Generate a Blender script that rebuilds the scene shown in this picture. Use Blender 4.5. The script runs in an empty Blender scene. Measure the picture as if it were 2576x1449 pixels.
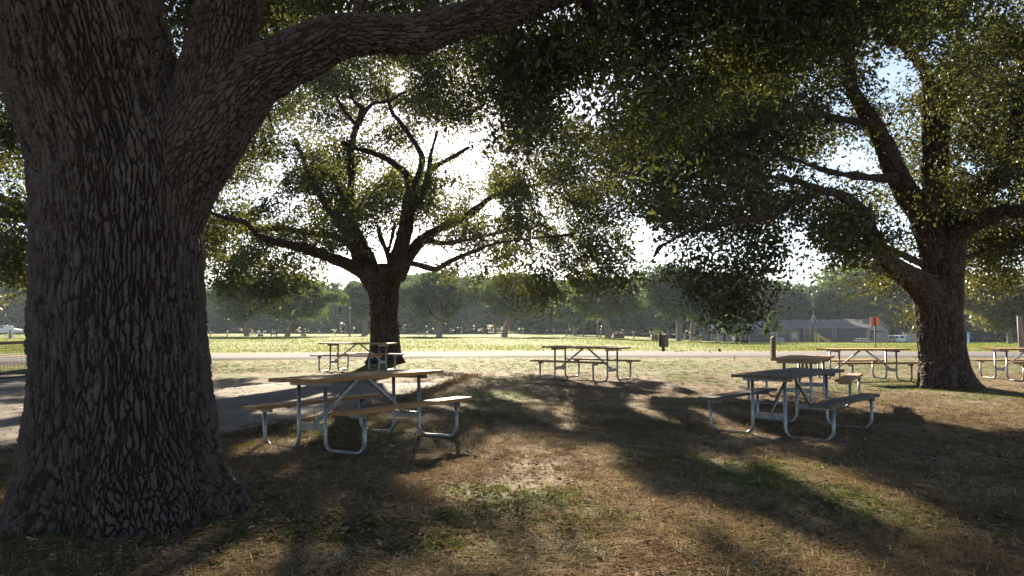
import bpy, math, numpy as np
from mathutils import Vector, Matrix

SC = bpy.context.scene
COL = SC.collection
PI = math.pi
F, HY, CAMZ = 1898.7, 822.9, 1.25          # focal length and horizon row in a 2576-wide frame, camera height
TH = math.atan((HY - 724.5) / F)
CT, ST = math.cos(TH), math.sin(TH)

def at(px, py, Y):
    """point at depth Y that the photograph shows at (px, py) of a 2576 x 1449 frame"""
    px = np.asarray(px, float); py = np.asarray(py, float); Y = np.asarray(Y, float)
    x = (px - 1288) / F; u = (724.5 - py) / F
    y = CT - u * ST; z = ST + u * CT
    s = Y / y
    return np.stack([x * s, Y + 0 * x, CAMZ + z * s], -1)

# ------------------------------------------------------------------ noise
def _h(ix, iy, iz=0, seed=0):
    n = (ix.astype(np.int64) * 374761393 + iy.astype(np.int64) * 668265263 + np.int64(seed) * 1442695041 + np.asarray(iz).astype(np.int64) * 2147483647) & 0xFFFFFFFF
    n = ((n ^ (n >> 13)) * 1274126177) & 0xFFFFFFFF
    n = ((n ^ (n >> 15)) * 2246822519) & 0xFFFFFFFF
    return ((n ^ (n >> 16)) & 0xFFFFFF) / float(0x1000000)

def vnoise(x, y, seed=0):
    ix = np.floor(x); iy = np.floor(y); fx = x - ix; fy = y - iy
    fx = fx * fx * (3 - 2 * fx); fy = fy * fy * (3 - 2 * fy)
    a = _h(ix, iy, 0, seed); b = _h(ix + 1, iy, 0, seed); c = _h(ix, iy + 1, 0, seed); d = _h(ix + 1, iy + 1, 0, seed)
    return (a * (1 - fx) + b * fx) * (1 - fy) + (c * (1 - fx) + d * fx) * fy

def fbm(x, y, seed=0, o=4):
    s = 0; a = .5; t = 0
    for k in range(o):
        s = s + a * vnoise(x * 2 ** k + 17.3 * k, y * 2 ** k - 9.1 * k, seed + k); t += a; a *= .5
    return s / t

def sstep(a, b, x):
    t = np.clip((x - a) / (b - a), 0, 1)
    return t * t * (3 - 2 * t)

# ------------------------------------------------------------------ ground shape
GP = np.array([(-1.67, 8.5, -.02), (3.6, 9.8, -.08), (1.68, 17.3, .055), (-4.1, 20.3, .076), (4.9, 12.7, 0), (8.4, 18.2, -.017),
               (0, 4, 0), (-2.8, 5.2, 0), (-6, 12, -.01), (-12, 10, -.01), (-12, 18, -.01), (-4.2, 25, .08), (9.3, 16.2, -.01), (2, 24, .07), (8, 25, .05), (14, 20, 0), (-14, 24, .05), (6, 4, -.04)])
RDX = np.array([-400, -60, -17, -10, 0, 17, 60, 400.])
RDY = np.array([10, 18, 26.8, 29.6, 31.6, 31.8, 30, 20.])
def road_y(x): return np.interp(x, RDX, RDY)
def gz(x, y):
    x = np.asarray(x, float); y = np.asarray(y, float)
    w = 0; s = 0
    for (a, b, c) in GP:
        q = 1 / ((x - a) ** 2 + (y - b) ** 2 + 1.5) ** 1.5
        w = w + q; s = s + q * c
    near = s / w
    near = near * sstep(30, 14, np.abs(y - 14)) + .025 * (fbm(x * .9, y * .9, 5, 3) - .5) * sstep(40, 20, y)
    sx = x / np.maximum(y, 12.) * F + 1288
    zl = np.interp(y, [0, 28, 35, 80, 130, 250, 330, 450, 1600], [.0, .09, .1, .0, -.26, -.4, .9, 1.5, 2])
    zr = np.interp(y, [0, 28, 35, 80, 130, 250, 450, 1600], [.0, .09, .1, -.5, -1.4, -1.8, -1.8, -1.8])
    t = sstep(1400, 1950, sx)
    far = zl * (1 - t) + zr * t
    far = far + .25 * (fbm(x * .05, y * .05, 9, 3) - .5) * sstep(45, 100, y)
    b = sstep(22, 29, y)
    return near * (1 - b) + far * b

# ------------------------------------------------------------------ mesh helpers
def tag(o, label=None, cat=None, group=None, kind=None):
    if label: o['label'] = label
    if cat: o['category'] = cat
    if group: o['group'] = group
    if kind: o['kind'] = kind
    return o
def link(name, me, mat=None, parent=None):
    o = bpy.data.objects.new(name, me); COL.objects.link(o)
    if mat is not None and me is not None and not me.materials: me.materials.append(mat)
    if parent is not None: o.parent = parent
    return o
def thing(name, label, cat, loc=(0, 0, 0), rz=0, group=None):
    o = bpy.data.objects.new(name, None); COL.objects.link(o)
    o.location = loc; o.rotation_euler = (0, 0, rz); o.empty_display_size = .2
    return tag(o, label, cat, group)
def copy_tree(o, parent=None):
    c = o.copy(); COL.objects.link(c); c.parent = parent
    for ch in list(o.children): copy_tree(ch, c)
    return c
def big_mesh(name, V, Fq, attrs=None, smooth=False):
    """fast mesh from an (N,3) array and an (M,k) array of k-gons"""
    me = bpy.data.meshes.new(name)
    V = np.ascontiguousarray(V, np.float32); Fq = np.ascontiguousarray(Fq, np.int32)
    n, k = Fq.shape
    me.vertices.add(len(V)); me.vertices.foreach_set('co', V.ravel())
    me.loops.add(n * k); me.loops.foreach_set('vertex_index', Fq.ravel())
    me.polygons.add(n); me.polygons.foreach_set('loop_start', np.arange(0, n * k, k, dtype=np.int32))
    try: me.polygons.foreach_set('loop_total', np.full(n, k, np.int32))
    except Exception: pass
    me.polygons.foreach_set('use_smooth', np.full(n, smooth, bool))
    for nm, a in (attrs or {}).items():
        at_ = me.attributes.new(nm, 'FLOAT', 'POINT'); at_.data.foreach_set('value', np.ascontiguousarray(a, np.float32))
    me.update(calc_edges=True)
    return me

class MB:
    def __init__(s): s.v = []; s.f = []; s.sm = []
    def add(s, V, Fs, smooth=False):
        b = len(s.v); s.v += [tuple(map(float, p)) for p in V]
        s.f += [tuple(int(b + i) for i in f) for f in Fs]; s.sm += [smooth] * len(Fs)
        return s
    def box(s, c, d, M=None, bev=0.0):
        x, y, z = (q / 2 for q in d)
        if bev > 0:
            b = bev; V = []; 
            for sz in (-1, 1):
                for (ax, ay) in ((1, -1), (1, 1), (-1, 1), (-1, -1)): V.append((ax * (x - b), ay * (y - b), sz * z))
            for sz in (-1, 1):
                for (ax, ay) in ((1, -1), (1, 1), (-1, 1), (-1, -1)): V.append((ax * x, ay * y, sz * (z - b)))
            Fs = [(3, 2, 1, 0), (4, 5, 6, 7)]
            for i in range(4):
                j = (i + 1) % 4
                Fs += [(8 + i, i, j, 8 + j)[::-1], (8 + i, 8 + j, 12 + j, 12 + i), (12 + i, 12 + j, 4 + j, 4 + i)]
        else:
            V = [(a * x, b_ * y, c_ * z) for c_ in (-1, 1) for (a, b_) in ((-1, -1), (1, -1), (1, 1), (-1, 1))]
            Fs = [(3, 2, 1, 0), (4, 5, 6, 7), (0, 1, 5, 4), (1, 2, 6, 5), (2, 3, 7, 6), (3, 0, 4, 7)]
        V = [Vector(p) for p in V]
        if M is not None: V = [M @ p for p in V]
        return s.add([p + Vector(c) for p in V], Fs)
    def bar(s, a, b, w, h, up=(0, 0, 1)):
        a = Vector(a); b = Vector(b); d = (b - a); L = d.length; d.normalize()
        u = Vector(up)
        if abs(d.dot(u)) > .98: u = Vector((1, 0, 0))
        y = u.cross(d).normalized(); z = d.cross(y)
        M = Matrix((d, y, z)).transposed()
        return s.box((a + b) / 2, (L, w, h), M)
    def tube(s, P, r, n=8, cap=True, smooth=True):
        V, Q = tube_np(np.array(P, float), np.full(len(P), r) if np.isscalar(r) else np.array(r, float), n)
        Fs = [tuple(q) for q in Q]
        if cap:
            m = len(P)
            s.add(V, Fs, smooth)
            b = len(s.v) - len(V)
            s.f += [tuple(b + i for i in range(n))[::-1], tuple(b + (m - 1) * n + i for i in range(n))]; s.sm += [False, False]
            return s
        return s.add(V, Fs, smooth)
    def prism(s, poly, z0, z1):
        n = len(poly)
        V = [(x, y, z0) for x, y in poly] + [(x, y, z1) for x, y in poly]
        return s.add(V, [tuple(range(n))[::-1], tuple(range(n, 2 * n))] + [(i, (i + 1) % n, n + (i + 1) % n, n + i) for i in range(n)])
    def build(s, name, mat, parent=None, loc=None):
        me = bpy.data.meshes.new(name); me.from_pydata(s.v, [], s.f)
        me.polygons.foreach_set('use_smooth', s.sm); me.update()
        o = link(name, me, mat, parent)
        if loc is not None: o.location = loc
        return o

def frames_np(P):
    T = np.gradient(P, axis=0); T /= np.linalg.norm(T, axis=1)[:, None] + 1e-9
    N = np.zeros_like(P); B = np.zeros_like(P)
    ref = np.array([0, 1., 0]) if abs(T[0, 1]) < .9 else np.array([1., 0, 0])
    n = ref - T[0] * (ref @ T[0]); n /= np.linalg.norm(n)
    for i in range(len(P)):
        n = n - T[i] * (n @ T[i]); n /= np.linalg.norm(n) + 1e-9
        N[i] = n; B[i] = np.cross(T[i], n)
    return T, N, B
def tube_np(P, R, n=6):
    T, N, B = frames_np(P)
    a = np.arange(n) / n * 2 * PI
    ring = np.cos(a)[None, :, None] * N[:, None] + np.sin(a)[None, :, None] * B[:, None]
    V = (P[:, None] + ring * R[:, None, None]).reshape(-1, 3)
    m = len(P)
    i = np.arange(m - 1)[:, None] * n; j = np.arange(n)[None]; k = (j + 1) % n
    Q = np.stack([i + j, i + k, i + n + k, i + n + j], -1).reshape(-1, 4)
    return V, Q
def catmull(P, step):
    """smooth resampling of control rows (any number of columns); step in metres on the first three"""
    P = np.array(P, float)
    if len(P) < 3:
        n = max(2, int(np.linalg.norm(P[-1, :3] - P[0, :3]) / step) + 1)
        t = np.linspace(0, 1, n)[:, None]; return P[0] * (1 - t) + P[-1] * t
    E = np.vstack([2 * P[0] - P[1], P, 2 * P[-1] - P[-2]]); out = []
    for i in range(1, len(E) - 2):
        n = max(2, int(np.linalg.norm(E[i + 1, :3] - E[i, :3]) / step) + 1)
        t = np.linspace(0, 1, n, endpoint=False)[:, None]
        a, b, c, d = E[i - 1], E[i], E[i + 1], E[i + 2]
        out.append(.5 * ((2 * b) + (-a + c) * t + (2 * a - 5 * b + 4 * c - d) * t ** 2 + (-a + 3 * b - 3 * c + d) * t ** 3))
    out.append(P[-1:]); return np.vstack(out)

# ------------------------------------------------------------------ materials
class NT:
    def __init__(s, name):
        s.m = bpy.data.materials.new(name); s.m.use_nodes = True; s.t = s.m.node_tree; s.t.nodes.clear()
        s.out = s.n('ShaderNodeOutputMaterial')
    def n(s, typ, **k):
        nd = s.t.nodes.new(typ)
        for a, v in k.items():
            if a in nd.inputs: nd.inputs[a].default_value = v
            else: setattr(nd, a, v)
        return nd
    def l(s, a, b): s.t.links.new(a, b)
    def coord(s, kind='Object', scale=(1, 1, 1), rot=(0, 0, 0)):
        c = s.n('ShaderNodeTexCoord'); mp = s.n('ShaderNodeMapping')
        mp.inputs['Scale'].default_value = scale; mp.inputs['Rotation'].default_value = rot
        s.l(c.outputs[kind], mp.inputs['Vector']); return mp.outputs[0]
    def noise(s, vec, scale, detail=4, rough=.55, dist=0):
        nd = s.n('ShaderNodeTexNoise'); nd.inputs['Scale'].default_value = scale; nd.inputs['Detail'].default_value = detail
        nd.inputs['Roughness'].default_value = rough; nd.inputs['Distortion'].default_value = dist
        s.l(vec, nd.inputs['Vector']); return nd.outputs[0]
    def ramp(s, fac, stops):
        r = s.n('ShaderNodeValToRGB'); e = r.color_ramp.elements
        while len(e) < len(stops): e.new(.5)
        for i, (p, c) in enumerate(stops): e[i].position = p; e[i].color = (*c, 1)
        s.l(fac, r.inputs[0]); return r.outputs[0]
    def mix(s, fac, a, b, blend='MIX'):
        m = s.n('ShaderNodeMix', data_type='RGBA', blend_type=blend)
        if hasattr(fac, 'is_linked'): s.l(fac, m.inputs[0])
        else: m.inputs[0].default_value = fac
        for i, q in ((6, a), (7, b)):
            if hasattr(q, 'is_linked'): s.l(q, m.inputs[i])
            else: m.inputs[i].default_value = (*q, 1)
        return m.outputs[2]
    def math(s, op, a, b=0.0):
        m = s.n('ShaderNodeMath', operation=op)
        for i, q in ((0, a), (1, b)):
            if hasattr(q, 'is_linked'): s.l(q, m.inputs[i])
            else: m.inputs[i].default_value = q
        return m.outputs[0]
    def attr(s, name):
        a = s.n('ShaderNodeAttribute'); a.attribute_name = name; return a.outputs['Fac']
    def bump(s, h, strength=.5, dist=.01):
        b = s.n('ShaderNodeBump'); b.inputs['Strength'].default_value = strength; b.inputs['Distance'].default_value = dist
        s.l(h, b.inputs['Height']); return b.outputs[0]
    def pbr(s, col, rough=.8, metal=0, nrm=None, spec=.5):
        p = s.n('ShaderNodeBsdfPrincipled')
        for nm, q in (('Base Color', col), ('Roughness', rough), ('Metallic', metal)):
            if hasattr(q, 'is_linked'): s.l(q, p.inputs[nm])
            else: p.inputs[nm].default_value = (*q, 1) if nm == 'Base Color' else q
        p.inputs['Specular IOR Level'].default_value = spec
        if nrm is not None: s.l(nrm, p.inputs['Normal'])
        s.l(p.outputs[0], s.out.inputs[0]); return s.m

def plain(name, col, rough=.7, metal=0, var=.25, scale=8, bump=.15, spec=.4):
    t = NT(name); v = t.coord()
    nz = t.noise(v, scale, 5)
    c = t.ramp(nz, [(.3, tuple(x * (1 - var) for x in col)), (.7, tuple(min(1, x * (1 + var)) for x in col))])
    return t.pbr(c, rough, metal, t.bump(t.noise(v, scale * 6, 3), bump, .01), spec)

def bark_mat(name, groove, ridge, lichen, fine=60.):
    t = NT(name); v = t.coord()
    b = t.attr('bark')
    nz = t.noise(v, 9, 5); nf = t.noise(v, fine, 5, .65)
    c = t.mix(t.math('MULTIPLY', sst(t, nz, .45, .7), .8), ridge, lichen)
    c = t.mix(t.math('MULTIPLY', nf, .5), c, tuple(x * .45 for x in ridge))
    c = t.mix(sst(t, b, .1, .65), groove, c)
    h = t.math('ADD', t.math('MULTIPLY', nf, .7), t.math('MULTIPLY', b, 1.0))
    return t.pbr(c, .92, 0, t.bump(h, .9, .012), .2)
def sst(t, x, a, b):
    m = t.n('ShaderNodeMapRange', interpolation_type='SMOOTHSTEP'); m.inputs[1].default_value = a; m.inputs[2].default_value = b
    t.l(x, m.inputs[0]); return m.outputs[0]

def leaf_mat(name, dark, light, trans, amt=.45):
    t = NT(name); k = t.attr('tint'); v = t.coord()
    c = t.mix(k, dark, light)
    tc = t.mix(k, tuple(x * .75 for x in trans), trans)
    d = t.n('ShaderNodeBsdfDiffuse'); tr = t.n('ShaderNodeBsdfTranslucent'); g = t.n('ShaderNodeBsdfGlossy')
    t.l(c, d.inputs[0]); t.l(tc, tr.inputs[0]); g.inputs['Roughness'].default_value = .45; g.inputs[0].default_value = (.8, .8, .8, 1)
    m = t.n('ShaderNodeMixShader'); m.inputs[0].default_value = amt; t.l(d.outputs[0], m.inputs[1]); t.l(tr.outputs[0], m.inputs[2])
    m2 = t.n('ShaderNodeMixShader'); m2.inputs[0].default_value = .05; t.l(m.outputs[0], m2.inputs[1]); t.l(g.outputs[0], m2.inputs[2])
    t.l(m2.outputs[0], t.out.inputs[0]); return t.m

def blade_mat(name, stops, trans, amt=.4):
    t = NT(name); c = t.ramp(t.attr('tint'), stops)
    d = t.n('ShaderNodeBsdfDiffuse'); tr = t.n('ShaderNodeBsdfTranslucent')
    t.l(c, d.inputs[0]); t.l(t.mix(1.0, c, trans, 'MULTIPLY'), tr.inputs[0])
    m = t.n('ShaderNodeMixShader'); m.inputs[0].default_value = amt; t.l(d.outputs[0], m.inputs[1]); t.l(tr.outputs[0], m.inputs[2])
    t.l(m.outputs[0], t.out.inputs[0]); return t.m

def wood_mat(name, a, b, rough=.75, knots=True):
    t = NT(name); v = t.coord('Object', (1.6, 26, 26))
    g = t.noise(v, 3.2, 6, .6, .6)
    v2 = t.coord('Object', (.9, 5, 5)); g2 = t.noise(v2, 1.7, 3)
    c = t.ramp(g, [(.3, a), (.5, tuple((x + y) / 2 for x, y in zip(a, b))), (.72, b)])
    c = t.mix(t.math('MULTIPLY', g2, .6), c, tuple(x * .6 for x in a))
    return t.pbr(c, rough, 0, t.bump(g, .5, .004), .3)

M = {}
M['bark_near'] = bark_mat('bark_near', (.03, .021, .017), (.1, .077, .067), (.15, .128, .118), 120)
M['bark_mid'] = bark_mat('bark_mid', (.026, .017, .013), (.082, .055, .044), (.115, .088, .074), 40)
M['bark_far'] = plain('bark_far', (.2, .16, .14), .9, 0, .4, 3)
M['leaf_near'] = leaf_mat('leaf_near', (.02, .028, .01), (.055, .062, .02), (.13, .15, .03), .36)
M['leaf_mid'] = leaf_mat('leaf_mid', (.02, .028, .01), (.055, .062, .02), (.15, .16, .03), .36)
M['leaf_right'] = leaf_mat('leaf_right', (.02, .028, .01), (.055, .062, .02), (.13, .135, .026), .32)
M['leaf_field'] = leaf_mat('leaf_field', (.024, .05, .013), (.065, .105, .024), (.13, .19, .03), .36)
M['leaf_yellow'] = leaf_mat('leaf_yellow', (.06, .07, .022), (.14, .135, .04), (.2, .19, .05), .38)
M['leaf_dark'] = leaf_mat('leaf_dark', (.018, .04, .014), (.045, .08, .024), (.075, .125, .025), .3)
M['leaf_bright'] = leaf_mat('leaf_bright', (.04, .085, .03), (.08, .15, .05), (.15, .28, .06), .4)
M['moss'] = plain('moss', (.11, .1, .075), .95, 0, .3, 12)
M['pine'] = wood_mat('pine', (.27, .13, .05), (.48, .28, .125))
M['pine_b'] = wood_mat('pine_b', (.38, .22, .1), (.58, .4, .22))
M['weathered'] = wood_mat('weathered', (.075, .06, .05), (.2, .17, .15), .85)
M['post_wood'] = wood_mat('post_wood', (.11, .065, .045), (.2, .13, .09), .85)
M['grey_wood'] = wood_mat('grey_wood', (.22, .17, .13), (.38, .3, .24), .85)
def galv():
    t = NT('galvanized'); v = t.coord()
    vor = t.n('ShaderNodeTexVoronoi'); vor.inputs['Scale'].default_value = 70; t.l(v, vor.inputs['Vector'])
    sp = t.n('ShaderNodeSeparateColor'); t.l(vor.outputs['Color'], sp.inputs[0])
    nz = t.noise(v, 14, 4)
    k = t.math('ADD', t.math('MULTIPLY', sp.outputs[0], .4), t.math('MULTIPLY', nz, .6))
    c = t.ramp(k, [(.25, (.16, .165, .175)), (.75, (.33, .34, .355))])
    r = t.math('ADD', t.math('MULTIPLY', nz, .25), .28)
    return t.pbr(c, r, .7, t.bump(nz, .1, .003))
M['galv'] = galv()
M['bolt'] = plain('bolt', (.2, .19, .18), .5, .8, .2, 20)
M['brown_paint'] = plain('brown_paint', (.085, .05, .042), .7, 0, .3, 10)
M['black_paint'] = plain('black_paint', (.03, .03, .032), .6, 0, .2, 10)
M['white_paint'] = plain('white_paint', (.72, .72, .7), .5, 0, .08, 5, .03)
M['grey_paint'] = plain('grey_paint', (.42, .43, .44), .6, 0, .12, 5)
M['panel_grey'] = plain('panel_grey', (.17, .14, .15), .6, 0, .2, 6)
M['orange'] = plain('orange', (.75, .19, .09), .5, 0, .08, 6, .03)
M['blue'] = plain('blue', (.06, .25, .62), .5, 0, .1, 6, .03)
M['yellow'] = plain('yellow', (.62, .38, .08), .5, 0, .15, 6, .05)
M['tan_wall'] = plain('tan_wall', (.36, .3, .27), .85, 0, .1, 4)
M['brown_wall'] = plain('brown_wall', (.3, .22, .175), .85, 0, .12, 4)
M['trim'] = plain('trim', (.4, .32, .25), .7, 0, .1, 4)
M['glass'] = plain('glass', (.05, .06, .07), .08, 0, .2, 2, .02, .8)
M['curtain_glass'] = plain('curtain_glass', (.4, .46, .46), .15, 0, .2, 6, .02, .8)
M['tyre'] = plain('tyre', (.02, .02, .02), .9)
M['net'] = plain('net', (.035, .035, .035), .8)
M['tape'] = plain('tape', (.2, .14, .1), .8)
M['stone'] = plain('stone', (.18, .155, .14), .9, 0, .35, 5)
M['clay'] = plain('clay', (.2, .13, .1), .9, 0, .3, 5)
def shingle(name, a, b, sx, sy):
    t = NT(name); c = t.n('ShaderNodeTexCoord')
    br = t.n('ShaderNodeTexBrick'); br.inputs['Scale'].default_value = 1; br.inputs['Brick Width'].default_value = sx; br.inputs['Row Height'].default_value = sy
    br.inputs['Mortar Size'].default_value = .015; br.inputs['Color1'].default_value = (*a, 1); br.inputs['Color2'].default_value = (*b, 1); br.inputs['Mortar'].default_value = (*(x * .45 for x in a), 1)
    mp = t.n('ShaderNodeMapping'); mp.inputs['Rotation'].default_value = (PI / 2, 0, 0); t.l(c.outputs['Object'], mp.inputs[0]); t.l(mp.outputs[0], br.inputs[0])
    nz = t.noise(c.outputs['Object'], 1.3, 5)
    col = t.mix(t.math('MULTIPLY', nz, .6), br.outputs[0], tuple(x * .7 for x in b))
    return t.pbr(col, .9, 0, t.bump(nz, .2, .02), .2)
M['dark_shingle'] = shingle('dark_shingle', (.085, .085, .1), (.14, .135, .145), .45, .22)
M['roof_shingle'] = shingle('roof_shingle', (.16, .15, .152), (.22, .205, .203), .5, .16)

def ground_mat():
    t = NT('ground_soil'); v = t.coord()
    g = t.attr('green'); f = t.attr('field'); dry = t.attr('dry')
    n1 = t.noise(v, 1.3, 6, .6); n2 = t.noise(v, 9, 6, .65); n3 = t.noise(v, 45, 5, .7); n4 = t.noise(v, .12, 4, .5)
    soil = t.ramp(t.math('ADD', t.math('MULTIPLY', n2, .5), t.math('MULTIPLY', n3, .5)), [(.34, (.035, .022, .016)), (.5, (.15, .1, .068)), (.64, (.32, .235, .16))])
    straw = t.ramp(n3, [(.35, (.07, .047, .028)), (.52, (.25, .185, .11)), (.66, (.48, .38, .24))])
    a = t.mix(sst(t, t.math('ADD', t.math('MULTIPLY', n1, .6), t.math('MULTIPLY', n3, .4)), .42, .6), soil, straw)
    gr = t.ramp(n3, [(.35, (.03, .05, .012)), (.55, (.1, .15, .03)), (.7, (.2, .24, .07))])
    a = t.mix(t.math('MULTIPLY', g, sst(t, n2, .15, .5)), a, gr)
    fl = t.ramp(t.math('ADD', t.math('MULTIPLY', n1, .5), t.math('MULTIPLY', n2, .5)), [(.3, (.1, .135, .03)), (.5, (.155, .185, .045)), (.7, (.23, .22, .08))])
    fl = t.mix(sst(t, n4, .35, .7), fl, (.14, .19, .04))
    a = t.mix(f, a, fl)
    dr = t.ramp(n2, [(.3, (.26, .16, .09)), (.7, (.42, .29, .16))])
    a = t.mix(t.math('MULTIPLY', dry, sst(t, n1, .2, .55)), a, dr)
    h = t.math('ADD', n2, t.math('MULTIPLY', n3, .7))
    return t.pbr(a, .95, 0, t.bump(h, 1.0, .06), .1)
M['ground'] = ground_mat()
def asphalt():
    t = NT('asphalt'); v = t.coord()
    n = t.noise(v, 40, 4, .7); n2 = t.noise(t.coord('Object', (.15, 1.2, 1)), 1.2, 5)
    c = t.ramp(n2, [(.3, (.1, .095, .098)), (.7, (.16, .15, .155))])
    c = t.mix(t.math('MULTIPLY', n, .35), c, (.16, .155, .16))
    return t.pbr(c, 1.0, 0, t.bump(n, .4, .01), .06)
M['asphalt'] = asphalt()
def concrete():
    t = NT('concrete'); v = t.coord()
    n = t.noise(v, 1.1, 6, .6); n2 = t.noise(v, 30, 4, .7)
    c = t.ramp(n, [(.3, (.1, .082, .068)), (.5, (.15, .125, .102)), (.7, (.2, .17, .14))])
    c = t.mix(t.math('MULTIPLY', n2, .35), c, (.16, .14, .12))
    return t.pbr(c, 1.0, 0, t.bump(n2, .25, .006), .08)
M['concrete'] = concrete()
M['line_paint'] = plain('line_paint', (.55, .53, .5), .8, 0, .2, 12)
M['blade_green'] = blade_mat('blade_green', [(0, (.05, .075, .018)), (.5, (.1, .135, .032)), (1, (.19, .2, .06))], (1, 1.0, .55), .45)
M['blade_dry'] = blade_mat('blade_dry', [(0, (.13, .085, .05)), (.5, (.27, .195, .115)), (.85, (.42, .33, .2)), (1, (.5, .44, .32))], (1, .9, .7), .3)
M['litter'] = blade_mat('litter', [(0, (.07, .042, .03)), (.5, (.19, .125, .085)), (1, (.38, .29, .21))], (.9, .7, .5), .2)

# ------------------------------------------------------------------ camera, sun, sky
cam = bpy.data.cameras.new('camera'); co = bpy.data.objects.new('camera', cam); COL.objects.link(co)
cam.sensor_width = 36; cam.lens = 36 * F / 2576; cam.clip_end = 5000; cam.clip_start = .05
co.location = (0, 0, CAMZ); co.rotation_euler = (PI / 2 + TH, 0, 0); SC.camera = co
sd = at(1120, 235, 1.0) - np.array([0, 0, CAMZ]); sd /= np.linalg.norm(sd)
ELEV = math.asin(sd[2]); AZ = math.atan2(sd[0], sd[1])          # AZ clockwise from +Y
sun = bpy.data.lights.new('sun', 'SUN'); sun.energy = 4.3; sun.angle = math.radians(.53); sun.color = (1, .86, .65)
so = bpy.data.objects.new('sun', sun); COL.objects.link(so)
so.rotation_euler = Vector(-sd).to_track_quat('-Z', 'Y').to_euler(); so.location = (0, 0, 30)
W = bpy.data.worlds.new('World'); SC.world = W; W.use_nodes = True
wt = W.node_tree; wt.nodes.clear()
sky = wt.nodes.new('ShaderNodeTexSky'); sky.sky_type = 'NISHITA'; sky.sun_disc = False; sky.sun_elevation = ELEV; sky.sun_rotation = AZ
sky.air_density = .6; sky.dust_density = .15; sky.ozone_density = 1.0
bg = wt.nodes.new('ShaderNodeBackground'); bg.inputs[1].default_value = .05
wo = wt.nodes.new('ShaderNodeOutputWorld'); mixc = wt.nodes.new('ShaderNodeMix'); mixc.data_type = 'RGBA'; mixc.blend_type = 'MULTIPLY'; mixc.inputs[0].default_value = 1; mixc.inputs[7].default_value = (1, .87, .76, 1)
wt.links.new(sky.outputs[0], mixc.inputs[6]); wt.links.new(mixc.outputs[2], bg.inputs[0]); wt.links.new(bg.outputs[0], wo.inputs[0])
SC.view_settings.view_transform = 'Standard'; SC.view_settings.look = 'None'; SC.view_settings.exposure = 2.65; SC.view_settings.gamma = 1
SC.render.engine = 'CYCLES'
cy = SC.cycles; cy.use_denoising = True; cy.max_bounces = 6; cy.diffuse_bounces = 3; cy.glossy_bounces = 2; cy.transmission_bounces = 2; cy.volume_bounces = 0; cy.transparent_max_bounces = 4
SC.render.filter_size = 1.1; cy.use_adaptive_sampling = True; cy.adaptive_threshold = .01; cy.sample_clamp_indirect = 6; cy.caustics_reflective = False; cy.caustics_refractive = False
try: cy.denoiser = 'OPENIMAGEDENOISE'; cy.denoising_input_passes = 'RGB_ALBEDO_NORMAL'
except Exception: pass

# ------------------------------------------------------------------ ground sheet
PAD = [(-.95, 18.6), (-1.45, 15.3), (-2.15, 12), (-2.75, 10.3), (-3.35, 8.75), (-4.2, 8.0), (-5.3, 7.5), (-12, 6.2), (-26, 5.0), (-26, 19.7), (-3, 19.5)]
def in_pad(x, y, grow=0.0):
    x = np.asarray(x, float); y = np.asarray(y, float); inside = np.zeros(x.shape, bool); n = len(PAD)
    for i in range(n):
        (x1, y1), (x2, y2) = PAD[i], PAD[(i + 1) % n]
        c = ((y1 > y) != (y2 > y)); xx = (x2 - x1) * (y - y1) / ((y2 - y1) if y2 != y1 else 1e-9) + x1
        inside ^= c & (x + grow < xx)
    return inside
def green_at(x, y):
    n = fbm(x * .45, y * .45, 21, 3); n2 = fbm(x * 1.7, y * 1.7, 31, 2)
    g = sstep(.5, .66, n * .6 + n2 * .4) * (.55 + .3 * sstep(8, 16, y))
    verge = sstep(19.3, 21.5, y + (n - .5) * 3) * sstep(8, 2, x + (n - .5) * 8 - (y - 20) * .3)
    mid = sstep(17, 24, y) * .45
    return np.clip(np.maximum(np.maximum(g, verge * (.55 + .45 * n2)), mid), 0, 1)
def ground():
    ys = np.concatenate([np.arange(-14, 2, 1.0), np.arange(2, 40, .2), np.geomspace(40, 1500, 110)])
    us = np.concatenate([-np.geomspace(.95, 14, 26)[::-1], np.linspace(-.94, .94, 230), np.geomspace(.95, 14, 26)])
    Y, U_ = np.meshgrid(ys, us, indexing='ij')
    Wd = np.maximum(np.abs(Y), 9.0); X = U_ * Wd
    Z = gz(X, Y)
    V = np.stack([X, Y, Z], -1).reshape(-1, 3); a, b = X.shape
    i = np.arange(a - 1)[:, None] * b; j = np.arange(b - 1)[None]
    Q = np.stack([i + j, i + j + 1, i + b + j + 1, i + b + j], -1).reshape(-1, 4)
    x, y = V[:, 0], V[:, 1]
    ry = road_y(x)
    fld = sstep(-1, 1.5, y - ry - 3.3)
    n = fbm(x * .3, y * .3, 77, 3); n2 = fbm(x * .05, y * .12, 78, 3)
    dry = np.maximum(sstep(1.9, .3, np.abs(y - ry - 4.2 - n)), sstep(.6, .75, n2 * .8 + sstep(60, 130, y) * .18) * sstep(40, 50, y) * .7)
    dry = np.maximum(dry, sstep(1.6, .2, np.abs(y - ry + 4.0 + n)) * .35)
    me = big_mesh('ground', V, Q, {'green': green_at(x, y), 'field': fld, 'dry': dry}, True)
    return tag(link('ground', me, M['ground']), 'uneven park ground of soil, dry straw and grass', None, None, 'structure')
ground()
def sheet(name, X, Y, Z, mat, label):
    V = np.stack([X, Y, Z], -1).reshape(-1, 3); a, b = X.shape
    i = np.arange(a - 1)[:, None] * b; j = np.arange(b - 1)[None]
    Q = np.stack([i + j, i + j + 1, i + b + j + 1, i + b + j], -1).reshape(-1, 4)
    return tag(link(name, big_mesh(name, V, Q, None, True), mat), label, None, None, 'structure')
xs = np.concatenate([np.linspace(-300, -50, 60), np.linspace(-48, 48, 240), np.linspace(50, 300, 60)])
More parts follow.
